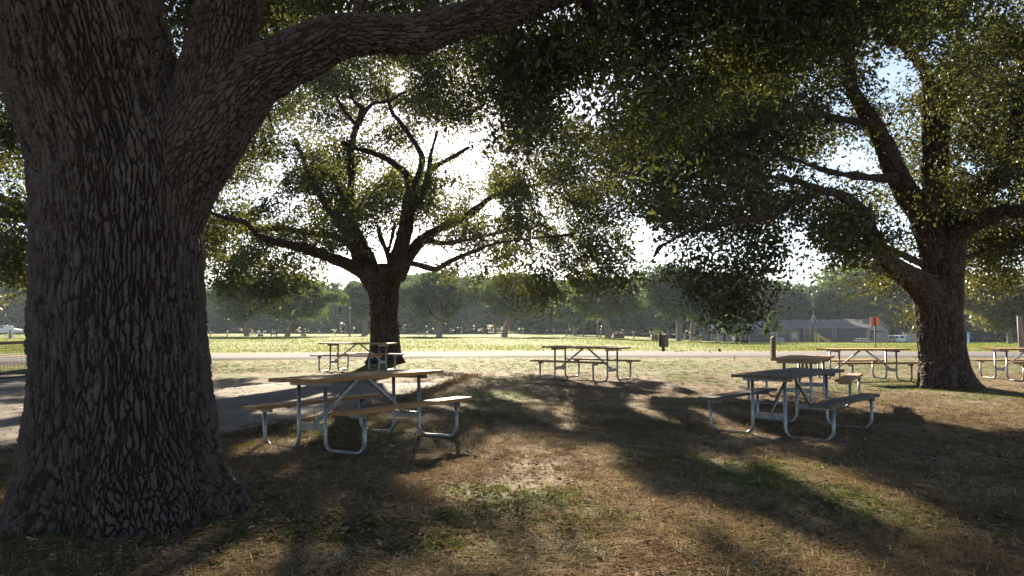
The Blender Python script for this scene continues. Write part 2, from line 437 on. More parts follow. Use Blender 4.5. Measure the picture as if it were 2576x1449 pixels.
tt = np.linspace(-1, 1, 13); XX, TT = np.meshgrid(xs, tt, indexing='ij')
YY = road_y(XX) + TT * 3.1 + (np.abs(TT) > .9) * .22 * (vnoise(XX * 1.3, TT * 3, 3) - .5)
zr_ = np.stack([gz(XX[:, k], YY[:, k]) for k in range(13)], 1).max(1, keepdims=True)
sheet('road', XX, YY, zr_ * np.ones_like(XX) + .035 + .05 * (1 - TT ** 2) - .09 * sstep(.86, 1, np.abs(TT)), M['asphalt'], 'pale grey asphalt park road running across')
# concrete pad
def pad():
    P = np.array(PAD); n = len(P); out = []
    for i in range(n):
        a, b = P[i], P[(i + 1) % n]; k = max(1, int(np.linalg.norm(b - a) / .3))
        for q in range(k):
            p = a + (b - a) * q / k
            out.append(p + .05 * (np.array([vnoise(p[0:1] * 3, p[1:2] * 3, 4)[0], vnoise(p[0:1] * 3, p[1:2] * 3, 6)[0]]) - .5))
    m = MB(); poly = [tuple(p) for p in out]
    m.prism(poly, -.12, .035)
    o = m.build('concrete_court', M['concrete']); return tag(o, 'flat concrete sports court slab', None, None, 'structure')
pad()
lm = MB()
for (a, b) in (((-7.4, 11.4), (-4.75, 16.8)), ((-14, 8.4), (-7.6, 10.9)), ((-18, 12.4), (-7, 16.9))):
    d = Vector((b[0] - a[0], b[1] - a[1], 0)).normalized(); nrm = Vector((-d.y, d.x, 0)) * .025
    A, B = Vector((*a, .039)), Vector((*b, .039))
    lm.add([A - nrm, B - nrm, B + nrm, A + nrm], [(0, 1, 2, 3)])
tag(lm.build('court_marking', M['line_paint']), 'worn white painted court lines on concrete', None, None, 'structure')

jm = MB()
for (a, b) in (((-26, 12.9), (-2.0, 12.9)), ((-26, 16.2), (-1.3, 16.2)), ((-26, 9.6), (-3.0, 9.6)), ((-5.4, 7.52), (-5.4, 19.5)), ((-8.8, 6.9), (-8.8, 19.5)), ((-12.2, 6.3), (-12.2, 19.5))):
    d = Vector((b[0] - a[0], b[1] - a[1], 0)).normalized(); nrm = Vector((-d.y, d.x, 0)) * .008
    A, B = Vector((*a, .037)), Vector((*b, .037)); jm.add([A - nrm, B - nrm, B + nrm, A + nrm], [(0, 1, 2, 3)])
tag(jm.build('court_joint', M['black_paint']), 'dark joints between the concrete court slabs', None, None, 'structure')

# ------------------------------------------------------------------ wood: limbs -> one bark mesh
def _h3(ix, iy, iz, seed):
    n = (ix * 374761393 + iy * 668265263 + iz * 2147483647 + seed * 1442695041) & 0xFFFFFFFF
    n = ((n ^ (n >> 13)) * 1274126177) & 0xFFFFFFFF
    n = ((n ^ (n >> 15)) * 2246822519) & 0xFFFFFFFF
    n = n ^ (n >> 16)
    f = 1 / 1024.0
    return (n & 1023) * f, ((n >> 10) & 1023) * f, ((n >> 20) & 1023) * f
def vor_bark(a, b, v, w, L, seed):
    """distance in metres to the nearest fissure of cells w wide and L long (a, b across the limb, v along it)"""
    x = (a / w); y = (b / w); z = (v / L)
    ix = np.floor(x).astype(np.int64); iy = np.floor(y).astype(np.int64); iz = np.floor(z).astype(np.int64)
    x = x.astype(np.float32); y = y.astype(np.float32); z = z.astype(np.float32)
    n = len(x); d1 = np.full(n, 9., np.float32); d2 = d1.copy(); P1 = np.zeros((3, n), np.float32); P2 = np.zeros((3, n), np.float32); cid = np.zeros(n, np.float32)
    for dx in (-1, 0, 1):
        for dy in (-1, 0, 1):
            for dz in (-1, 0, 1):
                cx, cy_, cz = ix + dx, iy + dy, iz + dz
                r0, r1, r2 = _h3(cx, cy_, cz, seed)
                p = np.stack([cx + r0, cy_ + r1, cz + r2]).astype(np.float32)
                d = (x - p[0]) ** 2 + (y - p[1]) ** 2 + (z - p[2]) ** 2
                n1 = d < d1; n2 = (~n1) & (d < d2)
                P2 = np.where(n1, P1, np.where(n2, p, P2)); d2 = np.where(n1, d1, np.where(n2, d, d2))
                P1 = np.where(n1, p, P1); cid = np.where(n1, (r0 * 7.3 + r1 * 3.1) % 1.0, cid); d1 = np.where(n1, d, d1)
    g = P1 - P2; gx = np.hypot(g[0], g[1]) / w; gz_ = np.abs(g[2]) / L
    e = (d2 - d1) / 2 / np.sqrt(gx ** 2 + gz_ ** 2 + 1e-9)
    return e, cid, gz_ * 1.6 / (gx + gz_ * 1.6 + 1e-9)

def woody(limbs, voxel, smooth_it, amp, cell, taper_plate=1.0, flare=None, seed=1):
    """limbs: list of (n,4) world rows x,y,z,r. Returns mesh with true bark relief and a 'bark' attribute."""
    VV = []; FF = []; base = 0; sk = []
    for li, L in enumerate(limbs):
        C = catmull(L, max(voxel * 3, .06)); C[:, 3] = np.maximum(C[:, 3], voxel * 1.1)
        P, R = C[:, :3], C[:, 3]
        n = 24 if R.max() > .3 else 14
        V, Q = tube_np(P, R, n); m = len(P)
        V = np.vstack([V, P[:1] - (P[1:2] - P[:1]) * .3, P[-1:] + (P[-1:] - P[-2:-1]) * .6])
        fs = [tuple(q) for q in (Q + base)]
        c0, c1 = base + m * n, base + m * n + 1
        for k in range(n):
            fs.append((base + (k + 1) % n, base + k, c0)); fs.append((base + (m - 1) * n + k, base + (m - 1) * n + (k + 1) % n, c1))
        VV.append(V); FF += fs; base += len(V)
        T, Nn, B = frames_np(P)
        s = np.concatenate([[0], np.cumsum(np.linalg.norm(np.diff(P, axis=0), axis=1))])
        sk.append(np.column_stack([P, R, s, np.full(m, li), T, Nn, B]))
    me = bpy.data.meshes.new('tmp'); me.from_pydata(np.vstack(VV).tolist(), [], FF); me.update()
    o = bpy.data.objects.new('tmp', me); COL.objects.link(o)
    md = o.modifiers.new('r', 'REMESH'); md.mode = 'VOXEL'; md.voxel_size = voxel
    dg = bpy.context.evaluated_depsgraph_get(); dg.update()
    me2 = bpy.data.meshes.new_from_object(o.evaluated_get(dg))
    bpy.data.objects.remove(o); bpy.data.meshes.remove(me)
    nv = len(me2.vertices); co_ = np.zeros(nv * 3, np.float32); me2.vertices.foreach_get('co', co_); V = co_.reshape(-1, 3).astype(float)
    ne = len(me2.edges); ed = np.zeros(ne * 2, np.int32); me2.edges.foreach_get('vertices', ed); ed = ed.reshape(-1, 2)
    S = np.vstack(sk)
    def nearest(V):
        idx = np.zeros(len(V), int); gap = np.zeros(len(V))
        S32 = S.astype(np.float32); V32 = V.astype(np.float32); lid = S[:, 5].astype(int)
        for a in range(0, len(V), 4000):
            q = V32[a:a + 4000]
            D = np.sqrt(np.maximum((q ** 2).sum(1)[:, None] + (S32[:, :3] ** 2).sum(1)[None] - 2 * q @ S32[:, :3].T, 0)) / S32[:, 3][None]
            i = D.argmin(1); idx[a:a + 4000] = i
            best = D[np.arange(len(q)), i]
            D[lid[None, :] == lid[i][:, None]] = 99
            gap[a:a + 4000] = D.min(1) / np.maximum(best, .3)
        return idx, gap
    idx, gap = nearest(V)
    deg = np.bincount(ed.ravel(), minlength=nv)[:, None]
    lam = np.clip(S[idx, 3] / (voxel * 4), .15, .9)[:, None] * np.where(gap < 1.6, 1.0, .7)[:, None]
    def nbr_mean(A):
        out = np.zeros_like(A)
        for k in range(A.shape[1]):
            out[:, k] = np.bincount(ed[:, 0], A[ed[:, 1], k], nv) + np.bincount(ed[:, 1], A[ed[:, 0], k], nv)
        return out / np.maximum(deg, 1)
    for _ in range(smooth_it): V = V + (nbr_mean(V) - V) * lam * .6
    s = S[idx]; rel = V - s[:, :3]
    th = np.arctan2((rel * s[:, 12:15]).sum(1), (rel * s[:, 9:12]).sum(1))
    u = th / (2 * PI) + .5; v = s[:, 4] + (rel * s[:, 6:9]).sum(1); r = s[:, 3]; li = s[:, 5]
    v = v + (fbm(u * 9 + li * 5, v * 2.2, seed + 40, 3) - .5) * .12
    bark = np.zeros(nv); disp = np.zeros(nv); big = fbm(V[:, 0] * 2.2 + V[:, 1] * 1.3, V[:, 2] * 1.6, seed, 3) - .5
    for l in range(len(limbs)):
        k = li == l
        if not k.any(): continue
        rm = sk[l][:, 3].mean(); cw, cl = cell; small = np.clip(r[k] / .35, .0, 1)
        if rm < .36: cl = cl * taper_plate
        cw = min(cw, rm * .7)
        ra = (rel[k] * s[k, 9:12]).sum(1); rb = (rel[k] * s[k, 12:15]).sum(1); vv = v[k]; nx = ra * 1.3 + rb * .9; ny = vv; nt_ = rb * 1.3 - ra * .9
        w1 = fbm(nx * 4 + nt_, ny * 2.2, seed + 3, 3) - .5; w2 = fbm(nx * 24, ny * 13 + nt_ * 20, seed + 23, 3) - .5; w3 = fbm(nx * 9 + 5, ny * 7 + nt_ * 9, seed + 33, 3) - .5; w4 = fbm(nt_ * 24, ny * 13, seed + 24, 3) - .5
        A = ra + cw * (w1 * 1.6 + w2 * .7); B = rb + cw * (w3 * 1.0 + w4 * .7); vw = vv + w3 * cl * .5
        e, cid, hz_ = vor_bark(A, B, vw, cw, cl, seed + l)
        wid = cw * (.1 + .28 * fbm(nx * 7 + nt_ * 5, ny * 2.5, seed + 60, 2))
        ridge = sstep(0, 1, np.clip(e / wid, 0, 1)); ridge = 1 - (1 - ridge) * (1 - .55 * hz_)
        e3, c3, h3 = vor_bark(ra + cw * w1 * 3, rb + cw * w3 * 3, vv, cw * 2.3, cl * 2.6, seed + 90 + l)
        deep = sstep(0, 1, np.clip(e3 / (cw * .32), 0, 1)); deep = 1 - (1 - deep) * (1 - .85 * h3)
        rough = fbm(nx * 75, ny * 60 + nt_ * 50, seed + 70, 3)
        hgt = ridge * (.5 + .3 * cid + .2 * c3) * (.72 + .28 * deep) * (.6 + .8 * rough)
        bark[k] = hgt; disp[k] = (hgt - .55) * np.minimum(1, rm / .25 + .15)
    calm = sstep(1.0, 1.5, gap) * .6 + .4
    nrm = np.zeros_like(V)
    me2.vertices.foreach_set('co', V.astype(np.float32).ravel()); me2.update()
    nn = np.zeros(nv * 3, np.float32); me2.vertices.foreach_get('normal', nn); nrm = nn.reshape(-1, 3)
    V = V + nrm * (disp * amp * calm + big * amp * 1.1)[:, None]
    if flare is not None: V = flare(V)
    me2.vertices.foreach_set('co', V.astype(np.float32).ravel())
    a = me2.attributes.new('bark', 'FLOAT', 'POINT'); a.data.foreach_set('value', bark.astype(np.float32))
    me2.polygons.foreach_set('use_smooth', np.ones(len(me2.polygons), bool)); me2.update()
    me2.materials.clear()
    return me2, S

def limb_px(rows, d0):
    """rows (px, py, depth offset, radius px) -> world x, y, z, r"""
    R = np.array(rows, float); Y = d0 + R[:, 2]
    return np.column_stack([at(R[:, 0], R[:, 1], Y), R[:, 3] * Y / F])

# ------------------------------------------------------------------ leaves and twigs
def leaf_quads(P, size, rng, aspect=.42, droop=.0, fold=False):
    n = len(P)
    d = rng.normal(size=(n, 3)); d[:, 2] -= droop; d /= np.linalg.norm(d, axis=1)[:, None]
    w = np.cross(d, rng.normal(size=(n, 3))); w /= np.linalg.norm(w, axis=1)[:, None] + 1e-9
    L = size * rng.uniform(.65, 1.25, n)[:, None]; Wd = L * aspect
    nrm = np.cross(d, w)
    if not fold:
        V = np.stack([P, P + d * L * .5 + w * Wd * .5, P + d * L, P + d * L * .5 - w * Wd * .5], 1).reshape(-1, 3)
        Q = np.arange(4 * n).reshape(-1, 4); per = 4
    else:
        up = nrm * Wd * .22
        a = P; b = P + d * L * .3 + w * Wd * .42 + up; c = P + d * L * .75 + w * Wd * .45 + up; e = P + d * L - up * .4; f = P + d * L * .75 - w * Wd * .45 + up; g = P + d * L * .3 - w * Wd * .42 + up
        V = np.stack([a, b, c, e, f, g], 1).reshape(-1, 3); i = np.arange(n)[:, None] * 6
        Q = np.concatenate([i + np.array([[0, 1, 2, 3]]), i + np.array([[0, 3, 4, 5]])]); per = 6
    return V, Q, per

def grow(S, targets, rng, rmax=.05, sides=5, sag=.12):
    """join every target to the nearest wood with a bent tapering twig; returns tube mesh arrays and the outer path points"""
    cap = len(S) + len(targets) * 7 + 10
    nodes = np.zeros((cap, 3), np.float32); rad = np.zeros(cap); n = len(S)
    nodes[:n] = S[:, :3]; rad[:n] = S[:, 3]
    d0 = np.array([np.min(((S[:, :3] - t) ** 2).sum(1)) for t in targets]); order = np.argsort(d0)
    Vs, Qs, tips, base = [], [], [], 0
    for i in order:
        t = targets[i]
        D = ((nodes[:n] - t) ** 2).sum(1); j = int(D.argmin()); a = nodes[j].astype(float); L = math.sqrt(D[j])
        if L < .08: continue
        k = 6; s = np.linspace(0, 1, k)[:, None]
        bend = rng.normal(size=3) * L * .13
        P = a + (t - a) * s + bend * np.sin(s * PI) + np.array([0, 0, 1.]) * L * sag * np.sin(s * PI)
        P[1:-1] += rng.normal(size=(k - 2, 3)) * L * .035
        r0 = min(rad[j] * .75, .006 + .011 * L, rmax); R = np.linspace(r0, max(.003, r0 * .3), k)
        V, Q = tube_np(P, R, sides); Vs.append(V); Qs.append(Q + base); base += len(V)
        m = k - 1; nodes[n:n + m] = P[1:]; rad[n:n + m] = R[1:]; n += m
        tips.append(P[2:] if L < 1.5 else P[3:])
    return np.vstack(Vs), np.vstack(Qs), tips

def in_poly(poly, x, y):
    x = np.asarray(x); y = np.asarray(y); c = np.zeros(x.shape, bool); n = len(poly)
    for i in range(n):
        (x1, y1), (x2, y2) = poly[i], poly[(i + 1) % n]
        if y1 == y2: continue
        c ^= ((y1 > y) != (y2 > y)) & (x < (x2 - x1) * (y - y1) / (y2 - y1) + x1)
    return c

def pads_to_targets(pads, per, rng):
    """pads rows x,y,z,r -> cluster centres in flattened spheres"""
    out = []
    for (x, y, z, r) in pads:
        k = max(3, int(per * r * r))
        q = rng.normal(size=(k, 3)); q /= np.linalg.norm(q, axis=1)[:, None]; q *= rng.uniform(.25, 1, (k, 1)) ** .5 * r
        q[:, 2] *= .5
        out.append(q + (x, y, z))
    return np.vstack(out)

def foliage(tips, n_per, spread, size, rng, droop=.4, fold=False, keep=None, aspect=.42):
    P = []
    for T in tips:
        i = rng.integers(0, len(T), n_per); P.append(T[i] + rng.normal(size=(n_per, 3)) * spread * np.array([1, 1, .75]))
    P = np.vstack(P)
    if keep is not None: P = P[keep(P)]
    V, Q, per = leaf_quads(P, size, rng, aspect, droop, fold)
    cl = np.clip(.5 + 1.6 * (fbm(P[:, 0] * .7 + P[:, 1] * .3, P[:, 2] * .8 + P[:, 1] * .5, 3, 3) - .5) + rng.normal(size=len(P)) * .22, 0, 1)
    return big_mesh('foliage', V, Q, {'tint': np.repeat(cl, per)}), len(P)

def moss_tufts(S, mask_fn, n, rng):
    """small hanging tufts of ball moss / lichen on limbs"""
    c = S[mask_fn(S)]
    if len(c) == 0: return None
    i = rng.integers(0, len(c), n); P = c[i, :3] + rng.normal(size=(n, 3)) * .03
    dirs = rng.normal(size=(n, 3)); dirs /= np.linalg.norm(dirs, axis=1)[:, None]
    P = P + dirs * c[i, 3:4]
    m = 26; d = rng.normal(size=(n, m, 3)); d /= np.linalg.norm(d, axis=2)[..., None]
    L = rng.uniform(.04, .13, (n, m, 1)); w = np.cross(d, rng.normal(size=(n, m, 3))) * .006
    a = P[:, None] + w; b = P[:, None] - w; t = P[:, None] + d * L + np.array([0, 0, -.02])
    V = np.stack([a, b, t], 2).reshape(-1, 3); return V, np.arange(len(V)).reshape(-1, 3)

def project(P):
    y = P[:, 1] * CT + (P[:, 2] - CAMZ) * ST; u = -P[:, 1] * ST + (P[:, 2] - CAMZ) * CT
    y = np.where(np.abs(y) < 1e-3, 1e-3, y)
    return 1288 + F * P[:, 0] / y, 724.5 - F * u / y, y

# ================================================================== the three big oaks
rng = np.random.default_rng(11)

# ---- oak whose trunk stands closest
D0 = 5.2
def edge_row(py, xl, xr, off=0.0):
    """centre row whose round section shows its outline at columns xl and xr"""
    a = math.atan((xl - 1288) / F); b = math.atan((xr - 1288) / F); c = (a + b) / 2; h = abs(b - a) / 2
    Y = D0 + off; r = Y / math.cos(c) * math.sin(h) - .012
    return (1288 + F * math.tan(c), py, off, r * F / Y)
NEAR_TRUNK = [edge_row(*q) for q in ((1400, -40, 660), (1345, -22, 640), (1305, -8, 622), (1270, 3, 600), (1180, 24, 570), (1050, 46, 547), (900, 61, 530), (700, 69, 521), (560, 68, 522), (430, 60, 520), (330, 38, 490, -.03), (210, -2, 462, -.08), (100, -30, 440, -.15), (0, -50, 412, -.22), (-180, -60, 350, -.4), (-420, -70, 270, -.7), (-700, -90, 150, -1.2))]
near_limbs = [limb_px(r, D0) for r in (
    NEAR_TRUNK,
    [(385, 640, 0, 95), (408, 560, 0, 102), (432, 480, 0, 106), (468, 400, 0, 110), (518, 322, 0, 108), (575, 250, 0, 98), (632, 195, .02, 84), (690, 166, .05, 75), (760, 130, .1, 66), (850, 93, .2, 55), (950, 85, .3, 50), (1050, 83, .45, 47), (1150, 54, .6, 45), (1263, 24, .8, 45), (1380, -18, 1.0, 41), (1500, -62, 1.2, 37), (1640, -130, 1.5, 32), (1800, -190, 1.9, 27), (2000, -260, 2.4, 20)],
    [(520, 290, -.02, 98), (548, 190, -.02, 95), (566, 110, -.03, 88), (576, 40, -.05, 84), (584, -60, -.1, 82), (600, -200, -.2, 72), (640, -420, -.3, 55)],
    [(1430, -40, 1.1, 26), (1480, 10, 1.5, 18), (1500, 90, 2.1, 12), (1480, 160, 2.7, 9), (1490, 230, 3.0, 7)],
    [(1640, -130, 1.5, 20), (1700, -30, 2.2, 16), (1760, 50, 3.0, 13), (1800, 90, 3.4, 10), (1830, 130, 3.8, 8)],
    [(680, 215, .12, 13), (668, 262, .2, 9), (690, 330, .35, 5)],
    [(905, 40, .2, 18), (912, -40, .3, 14), (925, -160, .4, 11)], [(1080, 40, .45, 14), (1086, -60, .6, 11)],
)]
def flare_near(V):
    c = near_limbs[0][0]; dx = V[:, 0] - c[0]; dy = V[:, 1] - c[1]; a = np.arctan2(dy, dx)
    k = sstep(.75, .0, V[:, 2])
    lob = (.085 * np.sin(5 * a + .6) + .06 * np.sin(9 * a + 2) + .05 * np.sin(3 * a + 4) + .03 * np.sin(17 * a)) * k * sstep(1.2, .8, V[:, 2])
    out = V.copy(); out[:, 0] += dx * lob; out[:, 1] += dy * lob
    for (px, py, off, rad, amt) in ((470, 395, -.5, .17, .07), (735, 360, 0, .1, 0), (455, 300, -.45, .12, -.05), (640, 235, -.3, .14, .03)):
        c_ = at(px, py, D0 + off); q = ((V - c_) ** 2).sum(1) / rad ** 2
        n_ = V - at(px, py, D0 + off + .7); n_ /= np.linalg.norm(n_, axis=1)[:, None]
        out += n_ * (amt * np.exp(-q))[:, None]
    return out
me, S = woody(near_limbs, .0066, 40, .04, (.03, .24), .36, flare_near, 3)
o1 = thing('oak_tree', 'huge dark oak with deeply furrowed trunk and one long limb arching over the tables', 'tree', tuple(near_limbs[0][1][:3] * [1, 1, 0]))
def under(o, name, me, mat):
    """part whose vertices are in world space"""
    ob = link(name, me, mat, o); ob.matrix_parent_inverse = Matrix.Translation(o.location).inverted(); return ob
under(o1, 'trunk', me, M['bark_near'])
# hanging foliage of that oak inside the view
def sample_pads(poly, n, ylo, yhi, rlo, rhi, gaps, rng):
    out = []; xs_ = [p[0] for p in poly]; ys_ = [p[1] for p in poly]
    while len(out) < n:
        x = rng.uniform(min(xs_), max(xs_)); y = rng.uniform(min(ys_), max(ys_))
        if not in_poly(poly, np.array([x]), np.array([y]))[0]: continue
        if any(((x - g[0]) / g[2]) ** 2 + ((y - g[1]) / g[3]) ** 2 < 1 for g in gaps): continue
        Y = rng.uniform(ylo, yhi); r = rng.uniform(rlo, rhi); p = at(x, y, Y); out.append((*p, r))
    return out
def gap_keep(gaps, soft=.25):
    def f(P):
        px, py, y = project(P); k = np.ones(len(P), bool); ax, ay = px, py; px = ax + 70 * (fbm(ax * .022, ay * .022, 81, 3) - .5); py = ay + 70 * (fbm(ax * .022, ay * .022, 82, 3) - .5); h = _h((P[:, 0] * 997).astype(int), (P[:, 2] * 991).astype(int), 0, 5)
        for g in gaps:
            q = ((px - g[0]) / g[2]) ** 2 + ((py - g[1]) / g[3]) ** 2
            k &= ~((q < 1) & (q + (h - .5) * 2 * soft < 1 - soft) & (y > 0) & (h < (g[4] if len(g) > 4 else .72)))
        return k
    return f

SUNLIT = [[(1130, 1140), (1290, 1105), (1420, 1125), (1560, 1180), (1740, 1235), (1950, 1325), (2150, 1405), (2200, 1470), (1900, 1470), (1750, 1385), (1560, 1300), (1400, 1245), (1290, 1205), (1180, 1168)],
          [(1040, 1120), (1085, 1115), (1085, 1160), (1050, 1165)], [(1230, 985), (1330, 1000), (1380, 1030), (1320, 1040), (1250, 1010)], [(1560, 985), (1600, 985), (1680, 1035), (1640, 1040)],
          [(1000, 900), (2320, 900), (2330, 985), (2150, 985), (1830, 965), (1780, 990), (1620, 960), (1560, 965), (1250, 945), (1000, 930)],
          [(2150, 1000), (2300, 985), (2420, 1010), (2620, 1010), (2640, 1080), (2450, 1075), (2300, 1050), (2180, 1040)],
          [(1690, 1090), (1790, 1110), (1870, 1150), (1830, 1160), (1700, 1115)],
          [(530, 985), (700, 968), (900, 975), (1100, 960), (1160, 950), (1150, 956), (980, 1000), (760, 1010), (560, 1010)], [(560, 1040), (680, 1028), (800, 1035), (600, 1062)], [(520, 940), (980, 925), (990, 948), (530, 960)],
          [(-40, 1030), (60, 1010), (60, 1050), (-40, 1075)], [(-40, 1085), (50, 1075), (40, 1120), (-40, 1130)], [(645, 1290), (740, 1285), (770, 1330), (690, 1350)], [(2000, 1330), (2090, 1350), (2120, 1375), (2020, 1350)]]
SUNPOLY = []
for pl in SUNLIT:
    q = np.array(pl, float); Yg = F * CAMZ / np.maximum(q[:, 1] - HY, 1); w_ = at(q[:, 0], q[:, 1], Yg); SUNPOLY.append([tuple(p[:2]) for p in w_])
def sun_keep(P, p=.95):
    """openings in the crowns through which the low sun reaches the lawn"""
    G = P - sd[None] * (P[:, 2:3] / sd[2]); gx = G[:, 0] + .5 * (vnoise(G[:, 0] * 1.1, G[:, 1] * .5, 61) - .5); gy = G[:, 1] + 1.6 * (vnoise(G[:, 0] * 1.1, G[:, 1] * .5, 62) - .5)
    lit = np.zeros(len(P), bool)
    for pl in SUNPOLY: lit |= in_poly(pl, gx, gy)
    ax = gx - gy * sd[0] / sd[1]
    lit |= (fbm(ax * 1.25, gy * .42, 63, 3) > .645) & (gy > 3) & (gy < 24)
    return ~lit | (_h((P[:, 0] * 1013).astype(int), (P[:, 1] * 1009).astype(int), (P[:, 2] * 997).astype(int), 8) > p)
def both(g):
    k = gap_keep(g); return lambda P: k(P) & sun_keep(P)
NG = [(1505, 255, 85, 55), (1440, 300, 45, 30), (1205, 290, 60, 50)]
poly = [(1230, 100), (1420, 40), (1500, 0), (2080, -20), (2020, 150), (1900, 220), (1740, 300), (1620, 330), (1560, 200), (1400, 200), (1370, 360), (1270, 330), (1215, 220)]
pads = sample_pads(poly, 46, 6.6, 9.6, .3, .6, NG, rng)
pads += sample_pads([(680, -60), (1180, -60), (1150, 10), (900, 25), (690, 60)], 9, 6.5, 9.5, .3, .55, [], rng)
pads += sample_pads([(1500, -90), (2576, -90), (2576, 30), (1500, 30)], 16, 6.6, 9, .35, .6, [], rng)
pads += sample_pads([(400, -80), (730, -80), (700, 60), (490, 115), (420, 40)], 14, 7.5, 11, .4, .7, [], rng) + sample_pads([(1650, -60), (2400, -60), (2300, 140), (2000, 200), (1760, 200)], 11, 7.5, 10, .3, .55, NG + [(2270, 190, 70, 90), (2175, 115, 40, 40)], rng)
for _ in range(150):
    a = rng.uniform(0, 2 * PI); rr = 9.5 * math.sqrt(rng.uniform(.02, 1)); x = -1.6 + rr * math.cos(a); y = 5 + rr * math.sin(a)
    z = rng.uniform(4.3, 9.5) if y < 1 else max(rng.uniform(4.3, 9.5), 1.7 + .52 * y)
    pads.append((x, y, z, rng.uniform(.6, 1.0)))
T = pads_to_targets(pads, 26, rng)
V, Q, tips = grow(S, T, rng, .06, 5, .06)
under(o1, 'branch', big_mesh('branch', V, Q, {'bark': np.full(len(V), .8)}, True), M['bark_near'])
me, nl = foliage(tips, 115, .22, .076, rng, .3, True, gap_keep(NG)); print('near leaves', nl)
under(o1, 'foliage', me, M['leaf_near'])

# ---- oak in the middle distance
D1 = 25.0
mid_limbs = [limb_px(r, D1) for r in (
    [(970, 945, 0, 70), (970, 922, 0, 56), (969, 900, 0, 43), (968, 860, 0, 37), (967, 800, 0, 34.5), (966, 745, 0, 37), (964, 700, 0, 46), (961, 668, 0, 54)],
    [(945, 725, 0, 22), (913, 687, -.3, 19), (876, 666, -.8, 16), (833, 650, -1.4, 14), (776, 627, -2, 13), (720, 614, -2.6, 11), (680, 606, -3, 11), (647, 590, -3.3, 8.5), (618, 561, -3.6, 7), (560, 545, -4, 5), (480, 520, -4.6, 4)],
    [(890, 625, .3, 11), (850, 596, 1.0, 9.5), (776, 587, 1.8, 8.5), (718, 575, 2.5, 8), (638, 575, 3.2, 6.5), (575, 561, 3.8, 5.5), (500, 550, 4.4, 4)],
    [(930, 690, 0, 30), (915, 650, 0, 27), (890, 602, .3, 20), (866, 570, .5, 16), (850, 548, .7, 14), (824, 518, 1, 12), (808, 492, 1.2, 10), (793, 470, 1.5, 9), (770, 420, 2, 7), (742, 350, 2.6, 5)],
    [(912, 620, -.2, 17), (890, 575, -.4, 15), (879, 545, -.6, 12), (880, 512, -.8, 10), (884, 440, -1.2, 9.5), (883, 383, -1.5, 8.5), (893, 330, -1.6, 8), (908, 295, -1.7, 8), (910, 270, -1.8, 7)],
    [(876, 530, -.6, 9), (861, 498, -.3, 8.5), (841, 455, .2, 7.5), (813, 437, .7, 6), (780, 420, 1.2, 4.5)],
    [(910, 272, -1.8, 6), (887, 249, -2.2, 5), (880, 210, -2.5, 4)], [(908, 295, -1.8, 6), (936, 262, -1.5, 5), (976, 254, -1.2, 4), (1020, 230, -.8, 3)], [(900, 318, -1.7, 5), (862, 274, -2, 4), (845, 240, -2.4, 3)],
    [(985, 700, 0, 26), (997, 660, 0, 23), (1012, 610, -.2, 19), (1022, 570, -.4, 17), (1028, 520, -.6, 15), (1033, 480, -.7, 14), (1036, 455, -.8, 12)],
    [(1034, 462, -.8, 11), (1018, 435, -1, 9.5), (999, 418, -1.2, 9), (970, 398, -1.5, 8), (933, 383, -1.9, 7), (890, 372, -2.2, 5.5), (860, 358, -2.5, 4.5)],
    [(1040, 470, -.8, 9), (1056, 430, -.4, 8.5), (1062, 410, -.2, 8), (1058, 385, 0, 7.5), (1033, 344, .3, 6.5), (1005, 305, .6, 6), (985, 280, .9, 5), (970, 220, 1.2, 4)],
    [(1028, 545, -.3, 11), (1060, 490, .6, 10.5), (1074, 458, .9, 10), (1080, 432, 1.1, 9), (1095, 418, 1.3, 7), (1134, 398, 1.8, 5.5), (1180, 370, 2.4, 4)],
    [(1078, 440, 1.1, 6), (1084, 390, 1.4, 5), (1100, 330, 1.8, 4)],
    [(1000, 700, .2, 20), (1022, 655, .3, 16), (1048, 618, .8, 14), (1076, 594, 1.3, 12), (1119, 567, 2, 10.5), (1177, 541, 2.8, 9), (1215, 512, 3.3, 8), (1240, 494, 3.6, 7.5), (1290, 474, 4.2, 6), (1350, 465, 4.8, 5), (1430, 440, 5.4, 4)],
    [(1058, 608, 1.0, 9), (1085, 607, 1.2, 7), (1119, 612, 1.4, 6), (1200, 598, 1.8, 5), (1290, 575, 2.4, 4)],
    [(985, 682, -.75, 10), (1016, 662, -1.0, 7.5), (1048, 665, -1.4, 7), (1091, 677, -2, 6.5), (1115, 668, -2.3, 6), (1134, 656, -2.6, 6), (1191, 633, -3.2, 5), (1248, 612, -3.8, 4.5), (1340, 600, -4.6, 3.5), (1440, 590, -5.4, 3)],
    [(985, 680, .6, 8), (975, 640, .9, 7), (958, 600, 1.3, 6), (952, 570, 1.6, 5)], [(975, 640, .9, 5), (986, 600, 1.1, 4.5), (994, 560, 1.4, 4)],
    [(985, 875, 0, 20), (1003, 905, -.15, 14), (1022, 919, -.25, 7), (1040, 928, -.3, 2)], [(950, 880, 0, 18), (934, 906, -.3, 13), (912, 921, -.5, 5), (895, 930, -.6, 2)],
    [(955, 720, -.9, 9), (962, 690, -.95, 10), (985, 680, -.85, 8)],
)]
me, S1 = woody(mid_limbs, .03, 9, .07, (.07, .26), .6, None, 8)
o2 = thing('oak_tree', 'spreading oak with forked trunk standing behind the picnic table by the concrete court', 'tree', tuple(mid_limbs[0][1][:3] * [1, 1, 0] + [0, 0, .08]))
under(o2, 'trunk', me, M['bark_mid'])
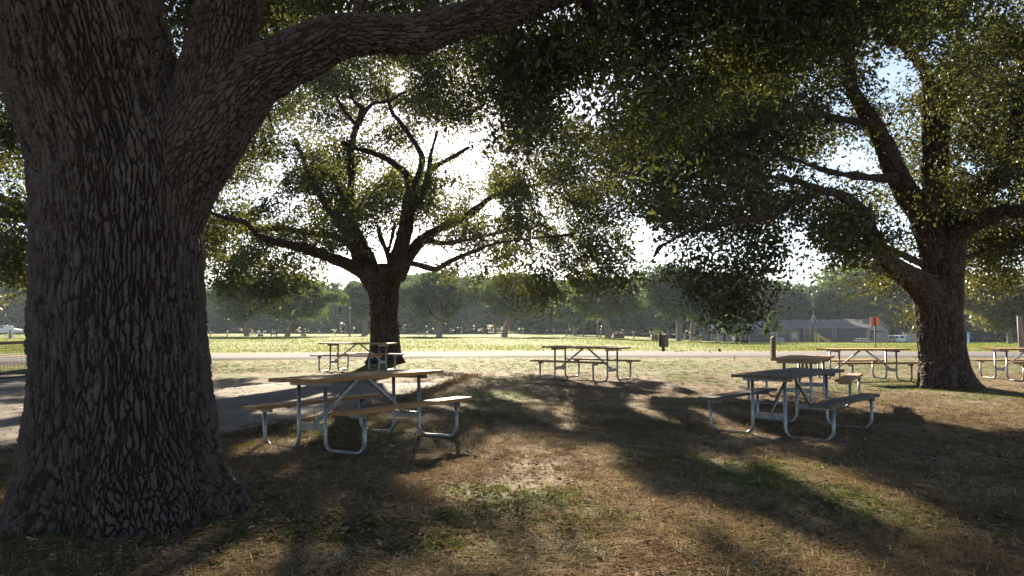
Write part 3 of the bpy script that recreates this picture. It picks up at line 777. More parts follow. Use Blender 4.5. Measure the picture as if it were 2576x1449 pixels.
MG = [(1000, 300, 34, 26), (1190, 425, 34, 44), (1225, 520, 40, 25), (960, 612, 36, 26), (1075, 640, 40, 14), (880, 700, 36, 26), (845, 735, 40, 30), (1010, 215, 25, 16), (900, 262, 26, 14), (940, 300, 24, 20), (660, 545, 18, 14), (575, 620, 20, 25), (1510, 270, 75, 45), (1165, 690, 34, 16), (1060, 730, 60, 20), (1210, 640, 20, 12), (760, 500, 14, 10), (1135, 470, 22, 20), (1650, 640, 60, 90)]
poly = [(430, 300), (560, 330), (700, 250), (800, 160), (900, 60), (1100, 20), (1300, 60), (1440, 190), (1560, 360), (1600, 470), (1640, 640), (1600, 690), (1480, 700), (1330, 690), (1220, 660), (1130, 610), (1010, 600), (930, 620), (800, 640), (700, 660), (640, 690), (560, 670), (430, 560)]
pads = []
while len(pads) < 330:
    x = rng.uniform(430, 1640); y = rng.uniform(20, 700)
    if not in_poly(poly, np.array([x]), np.array([y]))[0]: continue
    if any(((x - g[0]) / g[2]) ** 2 + ((y - g[1]) / g[3]) ** 2 < 1.3 for g in MG): continue
    hw = 8.5 * math.sqrt(max(.1, 1 - ((x - 1010) / 640) ** 2)) * math.sqrt(max(.15, 1 - ((y - 640) / 680) ** 2)) + .6
    pads.append((*at(x, y, D1 + rng.uniform(-.3 * hw, 1.15 * hw)), rng.uniform(.6, 1.2)))
for (x, y, dy, r) in ((690, 725, -5.5, .5), (720, 750, -5.4, .55), (760, 735, -5.2, .6), (790, 760, -5.3, .35), (660, 700, -5.5, .45), (1330, 720, -5, .4), (1360, 745, -5, .28), (1420, 712, -5, .5), (1540, 715, -4.6, .5), (1575, 740, -4.6, .35), (1250, 690, -4, .5), (1140, 660, -2, .35), (600, 660, -4, .6), (560, 640, 3, .7), (560, 690, -3.5, .6), (640, 665, -2, .6), (740, 690, 1, .5), (580, 710, -4, .4), (850, 700, 5, .5), (780, 710, 4, .45), (1480, 690, -5, .6), (1590, 690, -4, .5), (620, 690, -4.5, .5), (700, 690, -3, .5), (820, 690, 2, .45), (1180, 690, 2, .5), (1280, 700, -2, .5), (1380, 690, -3, .6), (1450, 720, -4, .4), (1520, 690, -3, .6), (1120, 700, 4, .5), (850, 660, 4, .5), (1300, 660, 3, .7), (1400, 650, 1, .7), (1500, 640, -1, .8), (1560, 610, -1, .7)):
    pads.append((*at(x, y, D1 + dy), r))
for _ in range(26):
    x = rng.uniform(650, 1350); y = rng.uniform(-140, 20); pads.append((*at(x, y, D1 + rng.uniform(-4, 4)), rng.uniform(.8, 1.2)))
T = pads_to_targets(pads, 5, rng)
V, Q, tips = grow(S1, T, rng, .07, 5, .08)
under(o2, 'branch', big_mesh('branch', V, Q, {'bark': np.full(len(V), .7)}, True), M['bark_mid'])
me, nl = foliage(tips, 145, .36, .13, rng, .3, False, both(MG), .5); print('mid leaves', nl)
under(o2, 'foliage', me, M['leaf_mid'])

# ---- oak on the right
D2 = 16.2
right_limbs = [limb_px(r, D2) for r in (
    [(2385, 1010, 0, 96), (2384, 978, 0, 76), (2380, 950, 0, 62), (2374, 905, 0, 55), (2368, 850, 0, 52.5), (2364, 800, 0, 52), (2362, 750, 0, 56), (2366, 700, 0, 50)],
    [(2375, 740, 0, 42), (2388, 690, 0, 34), (2396, 640, 0, 30), (2402, 600, 0, 28), (2405, 560, .1, 26)],
    [(2398, 625, 0, 26), (2412, 590, -.2, 23), (2455, 560, -.5, 20), (2498, 540, -.8, 19), (2541, 530, -1.1, 18), (2590, 532, -1.4, 16), (2680, 520, -2, 12), (2800, 480, -2.6, 8)],
    [(2405, 570, .1, 24), (2409, 515, .2, 22), (2425, 490, .3, 21), (2483, 468, .5, 20), (2528, 442, .7, 18), (2541, 398, .9, 17), (2548, 330, 1.1, 15), (2560, 250, 1.3, 12), (2575, 150, 1.5, 9)],
    [(2376, 720, .1, 40), (2362, 670, .2, 38), (2345, 605, .2, 37), (2323, 543, .2, 34), (2291, 500, .1, 31), (2266, 458, 0, 28), (2240, 410, -.1, 25), (2228, 370, -.2, 23), (2197, 315, -.4, 20), (2165, 262, -.6, 18), (2143, 222, -.7, 15), (2139, 172, -.8, 13.5), (2128, 115, -.9, 12), (2111, 57, -1, 11), (2098, -20, -1.1, 9), (2080, -120, -1.2, 7)],
    [(2372, 600, .5, 30), (2356, 510, .7, 29), (2345, 430, .8, 27), (2343, 373, .8, 22), (2337, 287, .8, 18), (2338, 229, .7, 15), (2326, 180, .6, 14), (2297, 140, .5, 13), (2268, 115, .4, 11), (2231, 97, .3, 8.5), (2218, 60, .2, 6), (2200, 0, 0, 5)],
    [(2365, 430, 1.0, 22), (2368, 344, 1.2, 18), (2383, 258, 1.3, 16), (2400, 180, 1.4, 14), (2412, 115, 1.5, 12), (2420, 0, 1.6, 10), (2430, -120, 1.7, 8)],
    [(2268, 115, .4, 9), (2265, 72, .5, 8), (2276, 20, .6, 7), (2280, -60, .7, 5)], [(2280, 122, .4, 6), (2305, 90, .2, 5), (2340, 45, 0, 4)], [(2340, 260, .8, 8), (2375, 200, .3, 7), (2400, 170, 0, 5)],
    [(2365, 770, 0, 44), (2330, 735, -.2, 38), (2300, 705, -.5, 32), (2262, 680, -.9, 26), (2226, 650, -1.3, 21), (2203, 615, -1.5, 18.5), (2188, 570, -1.7, 17), (2172, 540, -1.9, 16), (2150, 513, -2.1, 15), (2111, 489, -2.4, 13), (2068, 482, -2.8, 11.5), (2025, 497, -3.1, 9.5), (1982, 518, -3.4, 8), (1948, 540, -3.6, 7), (1905, 553, -3.9, 6.5), (1870, 552, -4.1, 6), (1816, 564, -4.4, 5.5), (1759, 582, -4.6, 5.5), (1728, 580, -4.7, 5), (1700, 562, -4.9, 4), (1660, 538, -5.1, 3.5), (1615, 521, -5.3, 3)],
    [(2085, 485, -2.7, 10), (2060, 474, -3.0, 9), (2025, 463, -3.3, 8), (1982, 452, -3.7, 7), (1920, 440, -4.2, 5), (1860, 410, -4.6, 4)],
    [(1745, 580, -4.65, 4), (1713, 590, -4.8, 4), (1690, 605, -4.9, 3.5), (1660, 622, -5.0, 3), (1645, 646, -5.1, 2.5)],
    [(2345, 700, .3, 12), (2323, 668, .2, 9.5), (2283, 647, -.1, 8.5), (2226, 621, -.6, 7), (2185, 598, -.9, 6.5), (2140, 569, -1.3, 6), (2090, 560, -1.7, 4)],
    [(2262, 450, 0, 13), (2180, 445, -.8, 10), (2080, 430, -1.6, 8), (1980, 395, -2.4, 6), (1880, 380, -3, 4)], [(2197, 315, -.4, 11), (2120, 300, -1.4, 9), (2020, 285, -2.4, 7), (1900, 300, -3.4, 5)],
    [(2405, 920, 0, 30), (2432, 955, -.1, 24), (2466, 978, -.2, 13), (2505, 994, -.3, 4)], [(2350, 930, -.3, 32), (2338, 965, -.5, 22), (2312, 992, -.75, 7)], [(2372, 930, -.4, 30), (2385, 975, -.65, 20), (2395, 1000, -.85, 7)],
    [(2410, 660, 0, 9), (2450, 640, .6, 7), (2520, 620, 1.4, 6), (2600, 610, 2, 4)],
)]
me, S2 = woody(right_limbs, .022, 9, .055, (.06, .22), .6, None, 15)
o3 = thing('oak_tree', 'oak with several upright mossy limbs, its trunk standing between two picnic tables', 'tree', tuple(right_limbs[0][1][:3] * [1, 1, 0]))
under(o3, 'trunk', me, M['bark_mid'])
RG = [(2270, 190, 42, 62), (2250, 250, 30, 30), (2025, 640, 52, 75), (2110, 690, 70, 22), (2175, 115, 22, 28), (2120, 390, 20, 16), (2430, 425, 26, 20), (2115, 275, 20, 18), (1960, 470, 30, 10), (1610, 600, 40, 60), (1665, 590, 20, 20), (2350, 130, 30, 30), (2440, 60, 40, 40), (1690, 720, 16, 30), (2210, 560, 26, 40)]
poly = [(1640, 250), (1800, 120), (1950, 0), (2100, -80), (2700, -80), (2900, 300), (2800, 640), (2560, 700), (2440, 650), (2420, 560), (2260, 470), (2200, 660), (2140, 690), (2030, 620), (1990, 550), (1900, 600), (1760, 590), (1690, 600), (1630, 520), (1610, 380)]
pads = []
while len(pads) < 330:
    x = rng.uniform(1600, 2900); y = rng.uniform(-80, 760)
    if not in_poly(poly, np.array([x]), np.array([y]))[0]: continue
    if any(((x - g[0]) / g[2]) ** 2 + ((y - g[1]) / g[3]) ** 2 < 1.3 for g in RG): continue
    hw = 5.2 * math.sqrt(max(.1, 1 - ((x - 2280) / 720) ** 2)) + .4
    if y > 560: hw = 1.6
    c = D2 + rng.uniform(-.3 * hw, 1.15 * hw) + (0 if y < 560 else (-2.6 if x < 2250 else 1))
    pads.append((*at(x, y, c), rng.uniform(.4, .8)))
for (x, y, dy, r) in ((1785, 740, -3.6, .32), (1840, 755, -3.4, .3), (1890, 725, -3.2, .25), (1755, 690, -3.8, .3), (1815, 690, -3.4, .3), (1875, 670, -3, .3), (1930, 680, -2.8, .25), (1955, 630, -2.8, .25), (1715, 670, -4, .22), (1850, 790, -3.4, .2), (2090, 600, -1.6, .4), (2130, 640, -1.4, .35), (2060, 650, -1.8, .28), (2180, 690, -1, .25), (2110, 570, -1.6, .4),
                     (2240, 730, 3.5, .5), (2270, 760, 3.6, .45), (2215, 700, 3.5, .5), (2290, 660, 3, .5), (2320, 620, 3, .5), (2290, 790, 3.6, .3), (2255, 620, 2.8, .5), (2460, 640, 1.4, .45), (2520, 660, 1.5, .45), (2560, 690, 1.6, .4), (2480, 600, 1.2, .4), (2530, 600, 1.4, .5), (2450, 700, 1.8, .28), (2500, 700, 1.8, .3)):
    pads.append((*at(x, y, D2 + dy), r))
pads += sample_pads([(1560, 260), (1900, 120), (2060, 350), (1960, 500), (1760, 520), (1570, 480)], 42, D2 - 5, D2 + .5, .4, .75, RG, rng)
for _ in range(40):
    x = rng.uniform(1900, 2900); y = rng.uniform(-420, -60); pads.append((*at(x, y, D2 + rng.uniform(-4, 4)), rng.uniform(.6, 1)))
for _ in range(40):
    pads.append((rng.uniform(11.5, 18), D2 + rng.uniform(-5, 5), rng.uniform(3.2, 8.5), rng.uniform(.6, 1)))
T = pads_to_targets(pads, 9, rng)
V, Q, tips = grow(S2, T, rng, .06, 5, .08)
under(o3, 'branch', big_mesh('branch', V, Q, {'bark': np.full(len(V), .7)}, True), M['bark_mid'])
me, nl = foliage(tips, 160, .3, .1, rng, .3, False, both(RG), .48); print('right leaves', nl)
under(o3, 'foliage', me, M['leaf_right'])
r_ = moss_tufts(S2, lambda s: (s[:, 2] > 3) & (s[:, 3] < .3), 900, rng)
under(o3, 'ball_moss', big_mesh('ball_moss', *r_), M['moss'])

# ---- oak half hidden behind the closest trunk (its crown shows left of that trunk)
D3 = 27.0
hid = [np.array([(-14.2, D3, -.2, .7), (-14.2, D3, .3, .5), (-14.1, D3, 1.5, .42), (-14, D3, 2.8, .46)]),
       np.array([(-14, D3, 2.6, .3), (-15.5, D3 - .5, 4.2, .22), (-18, D3 - 1, 5.4, .15), (-21, D3 - 1.5, 6, .08)]), np.array([(-14, D3, 2.7, .3), (-12.6, D3 - .6, 4.6, .2), (-10.8, D3 - 1, 6.2, .12)]),
       np.array([(-14, D3, 2.7, .3), (-14.2, D3 + .6, 5, .22), (-14.6, D3 + 1, 8, .1)]), np.array([(-14, D3, 2.7, .25), (-15, D3 - 2, 4.5, .18), (-16.5, D3 - 4, 5.6, .1)])]
me, S3 = woody(hid, .045, 6, .06, (.1, .34), .8, None, 22)
o4 = thing('oak_tree', 'oak showing only a strip of crown past the outer edge of the huge trunk', 'tree', (-14.2, D3, .05))
under(o4, 'trunk', me, M['bark_mid'])
pads = []
while len(pads) < 110:
    q = rng.normal(size=3); q /= np.linalg.norm(q); q *= rng.uniform(.4, 1)
    p = np.array([-15.6, D3, 6.4]) + q * [6.6, 6, 4.2]
    if p[2] < 2.2: continue
    pads.append((*p, rng.uniform(.7, 1.1)))
for (x, y, r) in ((20, 600, .6), (40, 560, .6), (10, 660, .5), (45, 640, .5), (30, 700, .35)): pads.append((*at(x, y, D3 - 3), r))
T = pads_to_targets(pads, 6, rng); V, Q, tips = grow(S3, T, rng, .07, 5, .08)
under(o4, 'branch', big_mesh('branch', V, Q, {'bark': np.full(len(V), .7)}, True), M['bark_mid'])
me, nl = foliage(tips, 150, .35, .16, rng, .3, False, sun_keep, .5)
under(o4, 'foliage', me, M['leaf_mid'])


# ================================================================== picnic tables
def picnic_table(label, wood, rough_edge=0.0, seed=1):
    rg = np.random.default_rng(seed)
    t = thing('picnic_table', label, 'picnic table', (0, 0, 0), 0, 'picnic tables under the oaks')
    Lt, Wt, Lb, e, w1, w2, w3 = 1.98, .71, 1.957, .721, .203, .69, .765
    def plank(m, cx, cy, cz, L, Wd, th):
        n = 14; xs_ = np.linspace(-L / 2, L / 2, n); b = .006 + rough_edge * .4
        prof = [(-Wd / 2 + b, th / 2), (Wd / 2 - b, th / 2), (Wd / 2, th / 2 - b), (Wd / 2, -th / 2), (-Wd / 2, -th / 2), (-Wd / 2, th / 2 - b)]
        V = []
        for i, x in enumerate(xs_):
            for (py, pz) in prof: V.append((cx + x + (rough_edge * rg.normal() * .6 if i in (0, n - 1) else 0), cy + py + rough_edge * rg.normal() * .35, cz + pz + rough_edge * rg.normal() * .25))
        k = len(prof); Fs = [(i * k + j, i * k + k + j, i * k + k + (j + 1) % k, i * k + (j + 1) % k) for i in range(n - 1) for j in range(k)]
        Fs += [tuple(range(k)), tuple((n - 1) * k + j for j in range(k))[::-1]]
        m.add(V, Fs)
    m = MB(); pw = (Wt - .028) / 3
    for q in (-1, 0, 1): plank(m, rg.normal() * .006, q * (pw + .014), .743, Lt, pw, .038)
    top = m.build('tabletop', M[wood], t)
    bm = MB()
    for sx in (-e, 0, e):
        for q in (-1, 0, 1):
            for o in (-.07, .07): bm.tube([(sx, q * (pw + .014) + o, .756), (sx, q * (pw + .014) + o, .766)], .011, 8)
    bm.build('bolt', M['bolt'], top)
    for sv in (-1, 1):
        m = MB(); plank(m, rg.normal() * .006, sv * w2, .438, Lb, .226, .038)
        st = m.build('seat', M[wood], t)
        bm = MB()
        for sx in (-e, e):
            for o in (-.06, .06): bm.tube([(sx, sv * w2 + o, .451), (sx, sv * w2 + o, .461)], .011, 8)
        bm.build('bolt', M['bolt'], st)
    for su in (-1, 1):
        for sv in (-1, 1):
            P = [(su * e, sv * w3, .405), (su * e, sv * w3, .13)]
            for a in np.linspace(0, PI / 2, 7)[1:]: P.append((su * e, sv * (w3 - .11 * (1 - math.cos(a))), .13 - .11 * math.sin(a)))
            for a in np.linspace(PI / 2, 0, 7): P.append((su * e, sv * (w1 + .11 * (1 - math.cos(a))), .13 - .11 * math.sin(a)))
            P.append((su * e, sv * w1, .71))
            MB().tube(P, .0212, 12).build('leg', M['galv'], t)
        m = MB(); m.box((su * e, 0, .2535), (.006, 2 * w1 - .03, .07)); m.box((su * (e - .018), 0, .286), (.036, 2 * w1 - .03, .005)); m.box((su * (e - .018), 0, .221), (.036, 2 * w1 - .03, .005))
        m.build('cross_brace', M['galv'], t)
        m = MB(); m.box((su * (e + .026), 0, .7), (.005, .62, .045)); m.box((su * (e + .01), 0, .7205), (.034, .62, .005))
        m.build('top_bracket', M['galv'], t)
        for sv in (-1, 1):
            m = MB(); m.box((su * (e + .026), sv * (w2 + .01), .395), (.005, .2, .04)); m.box((su * (e + .01), sv * (w2 + .01), .416), (.034, .2, .005))
            m.build('seat_bracket', M['galv'], t)
        m = MB(); m.bar((su * (e - .03), 0, .275), (su * .075, 0, .712), .036, .03, (0, 1, 0)); m.build('diagonal_brace', M['galv'], t)
    m = MB(); m.box((0, 0, .7175), (.16, .6, .009)); m.build('centre_bracket', M['galv'], t)
    return t
def place(t, x, y, a, z, tilt=0, pitch=0):
    t.location = (x, y, z); t.rotation_euler = (math.radians(tilt), math.radians(pitch), math.radians(a)); return t
pine_t = picnic_table('picnic table with orange-brown boards and shiny steel legs beside the concrete court, largest table', 'pine', 0, 4)
place(pine_t, -1.666, 8.494, 55.7, -.035, -1.2)
weath = picnic_table('weathered dark grey picnic table with rough worn boards, standing in the shade', 'weathered', .006, 9)
place(weath, 3.605, 9.807, 48.7, -.085)
for (x, y, a, z, lab) in ((1.683, 17.33, -40.1, .045, 'tan picnic table standing alone on sunlit grass in the middle of the lawn'),
                          (-4.122, 20.29, -16.66, .07, 'picnic table with sunlit boards right in front of the forked oak trunk'),
                          (4.915, 12.73, 60.3, -.01, 'tan picnic table half hidden behind the weathered grey table'),
                          (8.44, 18.21, 6.4, -.025, 'long tan picnic table seen side on, just left of the mossy oak trunk'),
                          (12.55, 18.35, 2.0, -.02, 'picnic table in shade beyond the mossy oak trunk, cut off by the photo edge')):
    c = copy_tree(pine_t); c['label'] = lab; place(c, x, y, a, z)


# ================================================================== road-side and court things
def zg(x, y): return float(gz(np.array([x]), np.array([y]))[0])
def gp(px, py, Y):
    p = at(px, py, Y); return float(p[0]), float(Y), zg(p[0], Y)
# court net
NX = -11.5
nt = thing('sports_net', 'black sports net with tan top band stretched over the concrete court', 'net', (NX, 15.5, .035))
m = MB(); ys_ = np.arange(9.6, 21.4, .048)
def sagz(y): return .82 + .05 * ((y - 15.5) / 6) ** 2
for y in ys_: m.box((0, y - 15.5, sagz(y) / 2 + .04), (.004, .005, sagz(y) - .06))
for k in range(16):
    f = k / 15
    for y0 in np.arange(9.6, 21.4, 1.2):
        y1 = min(21.4, y0 + 1.2); m.bar((.004, y0 - 15.5, .06 + (sagz(y0) - .05) * f), (.004, y1 - 15.5, .06 + (sagz(y1) - .05) * f), .005, .005)
m.build('netting', M['net'], nt)
m = MB()
for y0 in np.arange(9.6, 21.4, 1.2):
    y1 = min(21.4, y0 + 1.2); m.bar((0, y0 - 15.5, sagz(y0) + .03), (0, y1 - 15.5, sagz(y1) + .03), .02, .07)
m.build('top_band', M['tape'], nt)
m = MB(); m.bar((0, 9.6 - 15.5, .055), (0, 21.4 - 15.5, .055), .02, .05); m.build('bottom_band', M['black_paint'], nt)
for y in (9.5, 21.5): MB().tube([(0, y - 15.5, -.1), (0, y - 15.5, .95)], .04, 10).build('post', M['black_paint'], nt)

def slanted_post(root, w, h, cut, mat):
    m = MB(); a = w / 2
    m.add([(-a, -a, -.2), (a, -a, -.2), (a, a, -.2), (-a, a, -.2), (-a, -a, h - cut), (a, -a, h), (a, a, h), (-a, a, h - cut)], [(3, 2, 1, 0), (4, 5, 6, 7), (0, 1, 5, 4), (1, 2, 6, 5), (2, 3, 7, 6), (3, 0, 4, 7)])
    return m.build('post', mat, root)
x, y, z = gp(1668, 885, 35.4)
t = thing('utility_pedestal', 'dark brown post with two flat boxes on it at the far road edge', 'pedestal', (x, y, z))
slanted_post(t, .14, .84, .04, M['brown_paint'])
m = MB(); m.box((-.03, .115, .53), (.3, .09, .6), bev=.01); m.build('box', M['brown_paint'], t)
m = MB(); m.box((.16, -.02, .52), (.16, .12, .6), bev=.01); m.build('box', M['panel_grey'], t)
x, y, z = gp(1945, 897, 27.6)
t = thing('marker_post', 'brown wooden post with slanted top and pale plate behind the tan table', 'post', (x, y, z))
slanted_post(t, .15, .86, .08, M['post_wood'])
m = MB(); m.box((.1, .05, .8), (.03, .16, .32), bev=.008); m.box((.02, .085, .93), (.17, .012, .14)); m.build('plate', M['grey_paint'], t)
x, y, z = gp(2203, 884, 36.5)
t = thing('road_sign', 'orange sign turned away on a thin dark post beside the road', 'sign', (x, y, z), math.radians(-8))
m = MB(); m.box((0, 0, .72), (.06, .045, 1.84)); m.build('post', M['black_paint'], t)
m = MB(); m.box((0, .04, 1.45), (.38, .02, .42), bev=.004); m.build('sign_panel', M['orange'], t)
x, y, z = gp(2571, 890, 33.0)
t = thing('wooden_pole', 'thick pale wooden pole rising behind the shaded picnic table', 'pole', (x, y, z))
MB().tube([(0, 0, -.3), (-.02, 0, .8), (-.05, 0, 1.62)], [.115, .112, .105], 14).build('shaft', M['grey_wood'], t)
m = MB(); m.tube([(-.05, 0, 1.62), (-.051, 0, 1.65)], [.105, .09], 14); m.build('cut_end', M['grey_wood'], t)
x, y, z = gp(2438, 880, 95)
t = thing('blue_post', 'narrow bright blue marker post at the wood edge', 'post', (x, y, z))
m = MB(); m.box((0, 0, .45), (.2, .2, 1.9)); m.build('shaft', M['blue'], t)
m = MB(); m.box((0, -.103, 1.1), (.3, .012, .6)); m.build('plate', M['blue'], t)
x, y, z = gp(27, 846, 90)
t = thing('utility_pedestal', 'white utility post with dark front panel before the white pickup', 'pedestal', (x, y, z))
m = MB(); m.box((0, 0, .7), (.5, .4, 2.2), bev=.03); m.build('post', M['white_paint'], t)
m = MB(); m.box((.03, -.21, .6), (.3, .02, 1.3)); m.build('panel', M['panel_grey'], t); t.scale = (.8, .8, .8)

# utility poles far across the field
for (px, py, Y, h, lab) in ((880, 846, 105, 4.9, 'thin pale utility pole standing just left of the forked oak trunk'), (1503, 848, 112, 2.8, 'thin pale pole standing at the wood edge left of a leaning field oak')):
    x, y, z = gp(px, py, Y); t = thing('utility_pole', lab, 'pole', (x, y, z))
    MB().tube([(0, 0, -.3), (0, 0, h)], [.12, .09], 8).build('shaft', M['grey_wood'], t)
    m = MB(); m.box((0, 0, h * .82), (.3, .3, .25)); m.build('lamp_box', M['grey_paint'], t)
# camp pedestals
for (px, py, Y, h, mt, lab) in ((529, 843, 120, 1.6, 'grey_paint', 'small grey camp hookup pedestal by the huge trunk edge'), (572, 844, 115, 1.9, 'white_paint', 'white-topped camp hookup pedestal left of the upright field oak'), (650, 847, 105, 1.6, 'white_paint', 'pale camp hookup pedestal between the two field oaks, next to a dark grill'),
                                (804, 838, 150, 1.8, 'white_paint', 'tiny white hookup pedestal right of the leaning field oak'), (843, 840, 140, 1.9, 'white_paint', 'tiny white hookup pedestal near the thin utility pole')):
    x, y, z = gp(px, py, Y); t = thing('hookup_pedestal', lab, 'pedestal', (x, y, z), 0, 'camp hookup pedestals across the field')
    m = MB(); m.box((0, 0, h * .3 - .1), (.26, .22, h * .6 + .2)); m.build('post', M['grey_wood'], t)
    m = MB(); m.box((0, 0, h * .79), (.4, .32, h * .4), bev=.03); m.build('head', M[mt], t); t.scale = (.5, .5, .47)
# camp grills / fire boxes
for (px, py, Y, w, h, mt, lab) in ((656, 848, 104, 1.0, .6, 'black_paint', 'low dark camp grill beside the pale hookup pedestal'), (764, 848, 108, 1.1, .7, 'panel_grey', 'low grey fire box on the grass right of the leaning field oak')):
    x, y, z = gp(px, py, Y); t = thing('camp_grill', lab, 'grill', (x, y, z))
    m = MB(); m.box((0, 0, h * .62), (w, .7, h * .7), bev=.02); m.build('fire_box', M[mt], t)
    m = MB(); m.box((-w * .35, 0, h * .13), (.12, .5, h * .3 )); m.box((w * .35, 0, h * .13), (.12, .5, h * .3)); m.build('foot', M[mt], t); t.scale = (.6, .6, .6)
# notice board
x, y, z = gp(689, 848, 104)
t = thing('notice_board', 'small black-framed notice board with pale panels on the field', 'notice board', (x, y, z))
for sx in (-.62, .62):
    m = MB(); m.box((sx, 0, .72), (.2, .16, 1.9)); m.build('post', M['black_paint'], t)
m = MB(); m.box((0, 0, 1.5), (1.04, .05, .3)); m.box((0, 0, .75), (1.04, .05, .3)); m.build('panel', M['white_paint'], t)
m = MB(); m.box((0, 0, 1.13), (1.04, .06, .4)); m.build('rail', M['black_paint'], t); t.scale = (.62, .62, .45)
# stone planters near the wood
for (px, py, Y, w, pl, lab) in ((1556, 848, 108, 1.55, 0, 'low brown planter box standing on bare soil by the wood'), (1652, 852, 100, 1.5, 1, 'low brown planter box with a small pale plant in it')):
    x, y, z = gp(px, py, Y); t = thing('planter', lab, 'planter', (x, y, z))
    m = MB(); m.box((0, 0, .28), (w, .9, .8), bev=.05); m.build('tub', M['clay'], t)
    m = MB(); m.box((0, 0, .69), (w - .14, .76, .05)); m.build('soil', M['stone'], t)
    if pl:
        rr = np.random.default_rng(5); P = rr.normal(size=(160, 3)) * [.22, .22, .25] + [0, 0, 1.1]
        V, Q, per = leaf_quads(P, .22, rr, .5); link('plant', big_mesh('plant', V, Q, {'tint': np.repeat(rr.random(160), per)}), M['leaf_bright'], t)
# rope fence along the wood
t0 = at(1440, 842, 118); rf = thing('rope_fence', 'low post and rope fence along the foot of the wood', 'fence', (float(t0[0]), float(t0[1]), 0))
pts = []
for i, px in enumerate(np.linspace(1425, 1850, 11)):
    x, y, z = gp(px, 842, 120 - i * .6); pts.append((x, y, z))
    m = MB(); m.box((x - rf.location[0], y - rf.location[1], z + .5), (.2, .2, 1.2)); m.build('post', M['grey_wood'], rf)
m = MB()
for (a, b) in zip(pts[:-1], pts[1:]):
    P = [(a[0] + (b[0] - a[0]) * s - rf.location[0], a[1] + (b[1] - a[1]) * s - rf.location[1] - .11, a[2] + (b[2] - a[2]) * s + 1.0 - .25 * math.sin(PI * s)) for s in np.linspace(0, 1, 7)]
    m.tube(P, .025, 5)
m.build('rope', M['grey_wood'], rf)
# far picnic tables: own simple build with planks on a steel frame
def far_table(px, py, Y, rz, lab, mt):
    x, y, z = gp(px, py, Y); t = thing('picnic_table', lab, 'picnic table', (x, y, z), rz, 'far picnic tables in the field'); t.scale = (.7, .7, .7)
    m = MB(); m.box((0, 0, .745), (1.9, .74, .05)); m.build('tabletop', M[mt], t)
    for s in (-1, 1):
        m = MB(); m.box((0, s * .68, .44), (1.9, .25, .05)); m.build('seat', M[mt], t)
    for sx in (-.65, .65):
        m = MB(); m.bar((sx, -.3, .72), (sx, -.55, 0), .06, .06); m.bar((sx, .3, .72), (sx, .55, 0), .06, .06); m.bar((sx, -.78, .385), (sx, .78, .385), .06, .06); m.build('leg', M['grey_paint'], t)
far_table(1062, 846, 108, .2, 'small grey picnic table in field shade right of the forked oak trunk', 'grey_wood')
far_table(632, 846, 112, -.3, 'small picnic table with pale boards behind the upright field oak', 'white_paint')
far_table(1750, 856, 102, .1, 'small grey picnic table near the left end of the low camp building', 'grey_wood')
far_table(2168, 868, 84, .15, 'small white-topped picnic table in front of the gabled building', 'white_paint')

# ================================================================== camp buildings
def window(parent, M4, w, h, mat='glass', bars=1):
    f = MB(); tr = .09
    for (c, d) in (((0, 0, h / 2), (w + tr, .08, tr)), ((0, 0, -h / 2), (w + tr, .08, tr)), ((-w / 2, 0, 0), (tr, .08, h - tr)), ((w / 2, 0, 0), (tr, .08, h - tr))): f.box(c, d)
    for k in range(1, bars + 1): f.box((-w / 2 + w * k / (bars + 1), 0, 0), (.06, .07, h - tr))
    o = f.build('window', M['trim'], parent); o.matrix_local = M4
    p = MB(); p.box((0, .012, 0), (w, .02, h)); p.build('pane', M[mat], o)
    return o
HD = 132.0
KX = HD / F
def hx(px): return (px - 1288) * KX
zb = zg(hx(2000), HD)
# left wing: long low dark building
bx0, bx1 = hx(1775), hx(1990)
Lb_, cxb = bx1 - bx0, (bx0 + bx1) / 2
b1 = thing('camp_building', 'long low camp building with dark shingle walls, left of the gabled one', 'building', (cxb, HD, zb))
ev, rd, dp = 2.15, 3.55, 8.0
m = MB(); a = Lb_ / 2
m.add([(-a, 0, -.4), (a, 0, -.4), (a, dp, -.4), (-a, dp, -.4), (-a + .75, .55, ev), (a - .3, .55, ev), (a - .3, dp - .5, ev), (-a + .75, dp - .5, ev)], [(0, 1, 5, 4), (1, 2, 6, 5), (2, 3, 7, 6), (3, 0, 4, 7), (4, 5, 6, 7)])
m.build('wall', M['dark_shingle'], b1)
m = MB(); m.add([(-a + .4, .2, ev - .02), (a + .1, .2, ev - .02), (a + .1, dp, ev - .02), (-a + .4, dp, ev - .02), (-a + 3.4, dp / 2, rd), (a + .1, dp / 2, rd), (-a + .4, .2, ev + .1), (a + .1, .2, ev + .1), (a + .1, dp, ev + .1), (-a + .4, dp, ev + .1), (a + .1, dp / 2, rd + .1), (-a + 3.4, dp / 2, rd + .1)],
                [(0, 1, 7, 6), (3, 0, 6, 9), (2, 3, 9, 8), (6, 7, 10, 11), (8, 9, 11, 10), (9, 6, 11), (0, 3, 4), (0, 4, 5, 1), (3, 2, 5, 4), (1, 5, 10, 7), (5, 2, 8, 10)])
m.build('roof', M['roof_shingle'], b1)
m = MB(); m.add([(a - .02, .6, ev), (a - .02, dp - .4, ev), (a - .02, dp / 2, rd - .02)], [(0, 1, 2)]); m.build('gable', M['brown_wall'], b1)
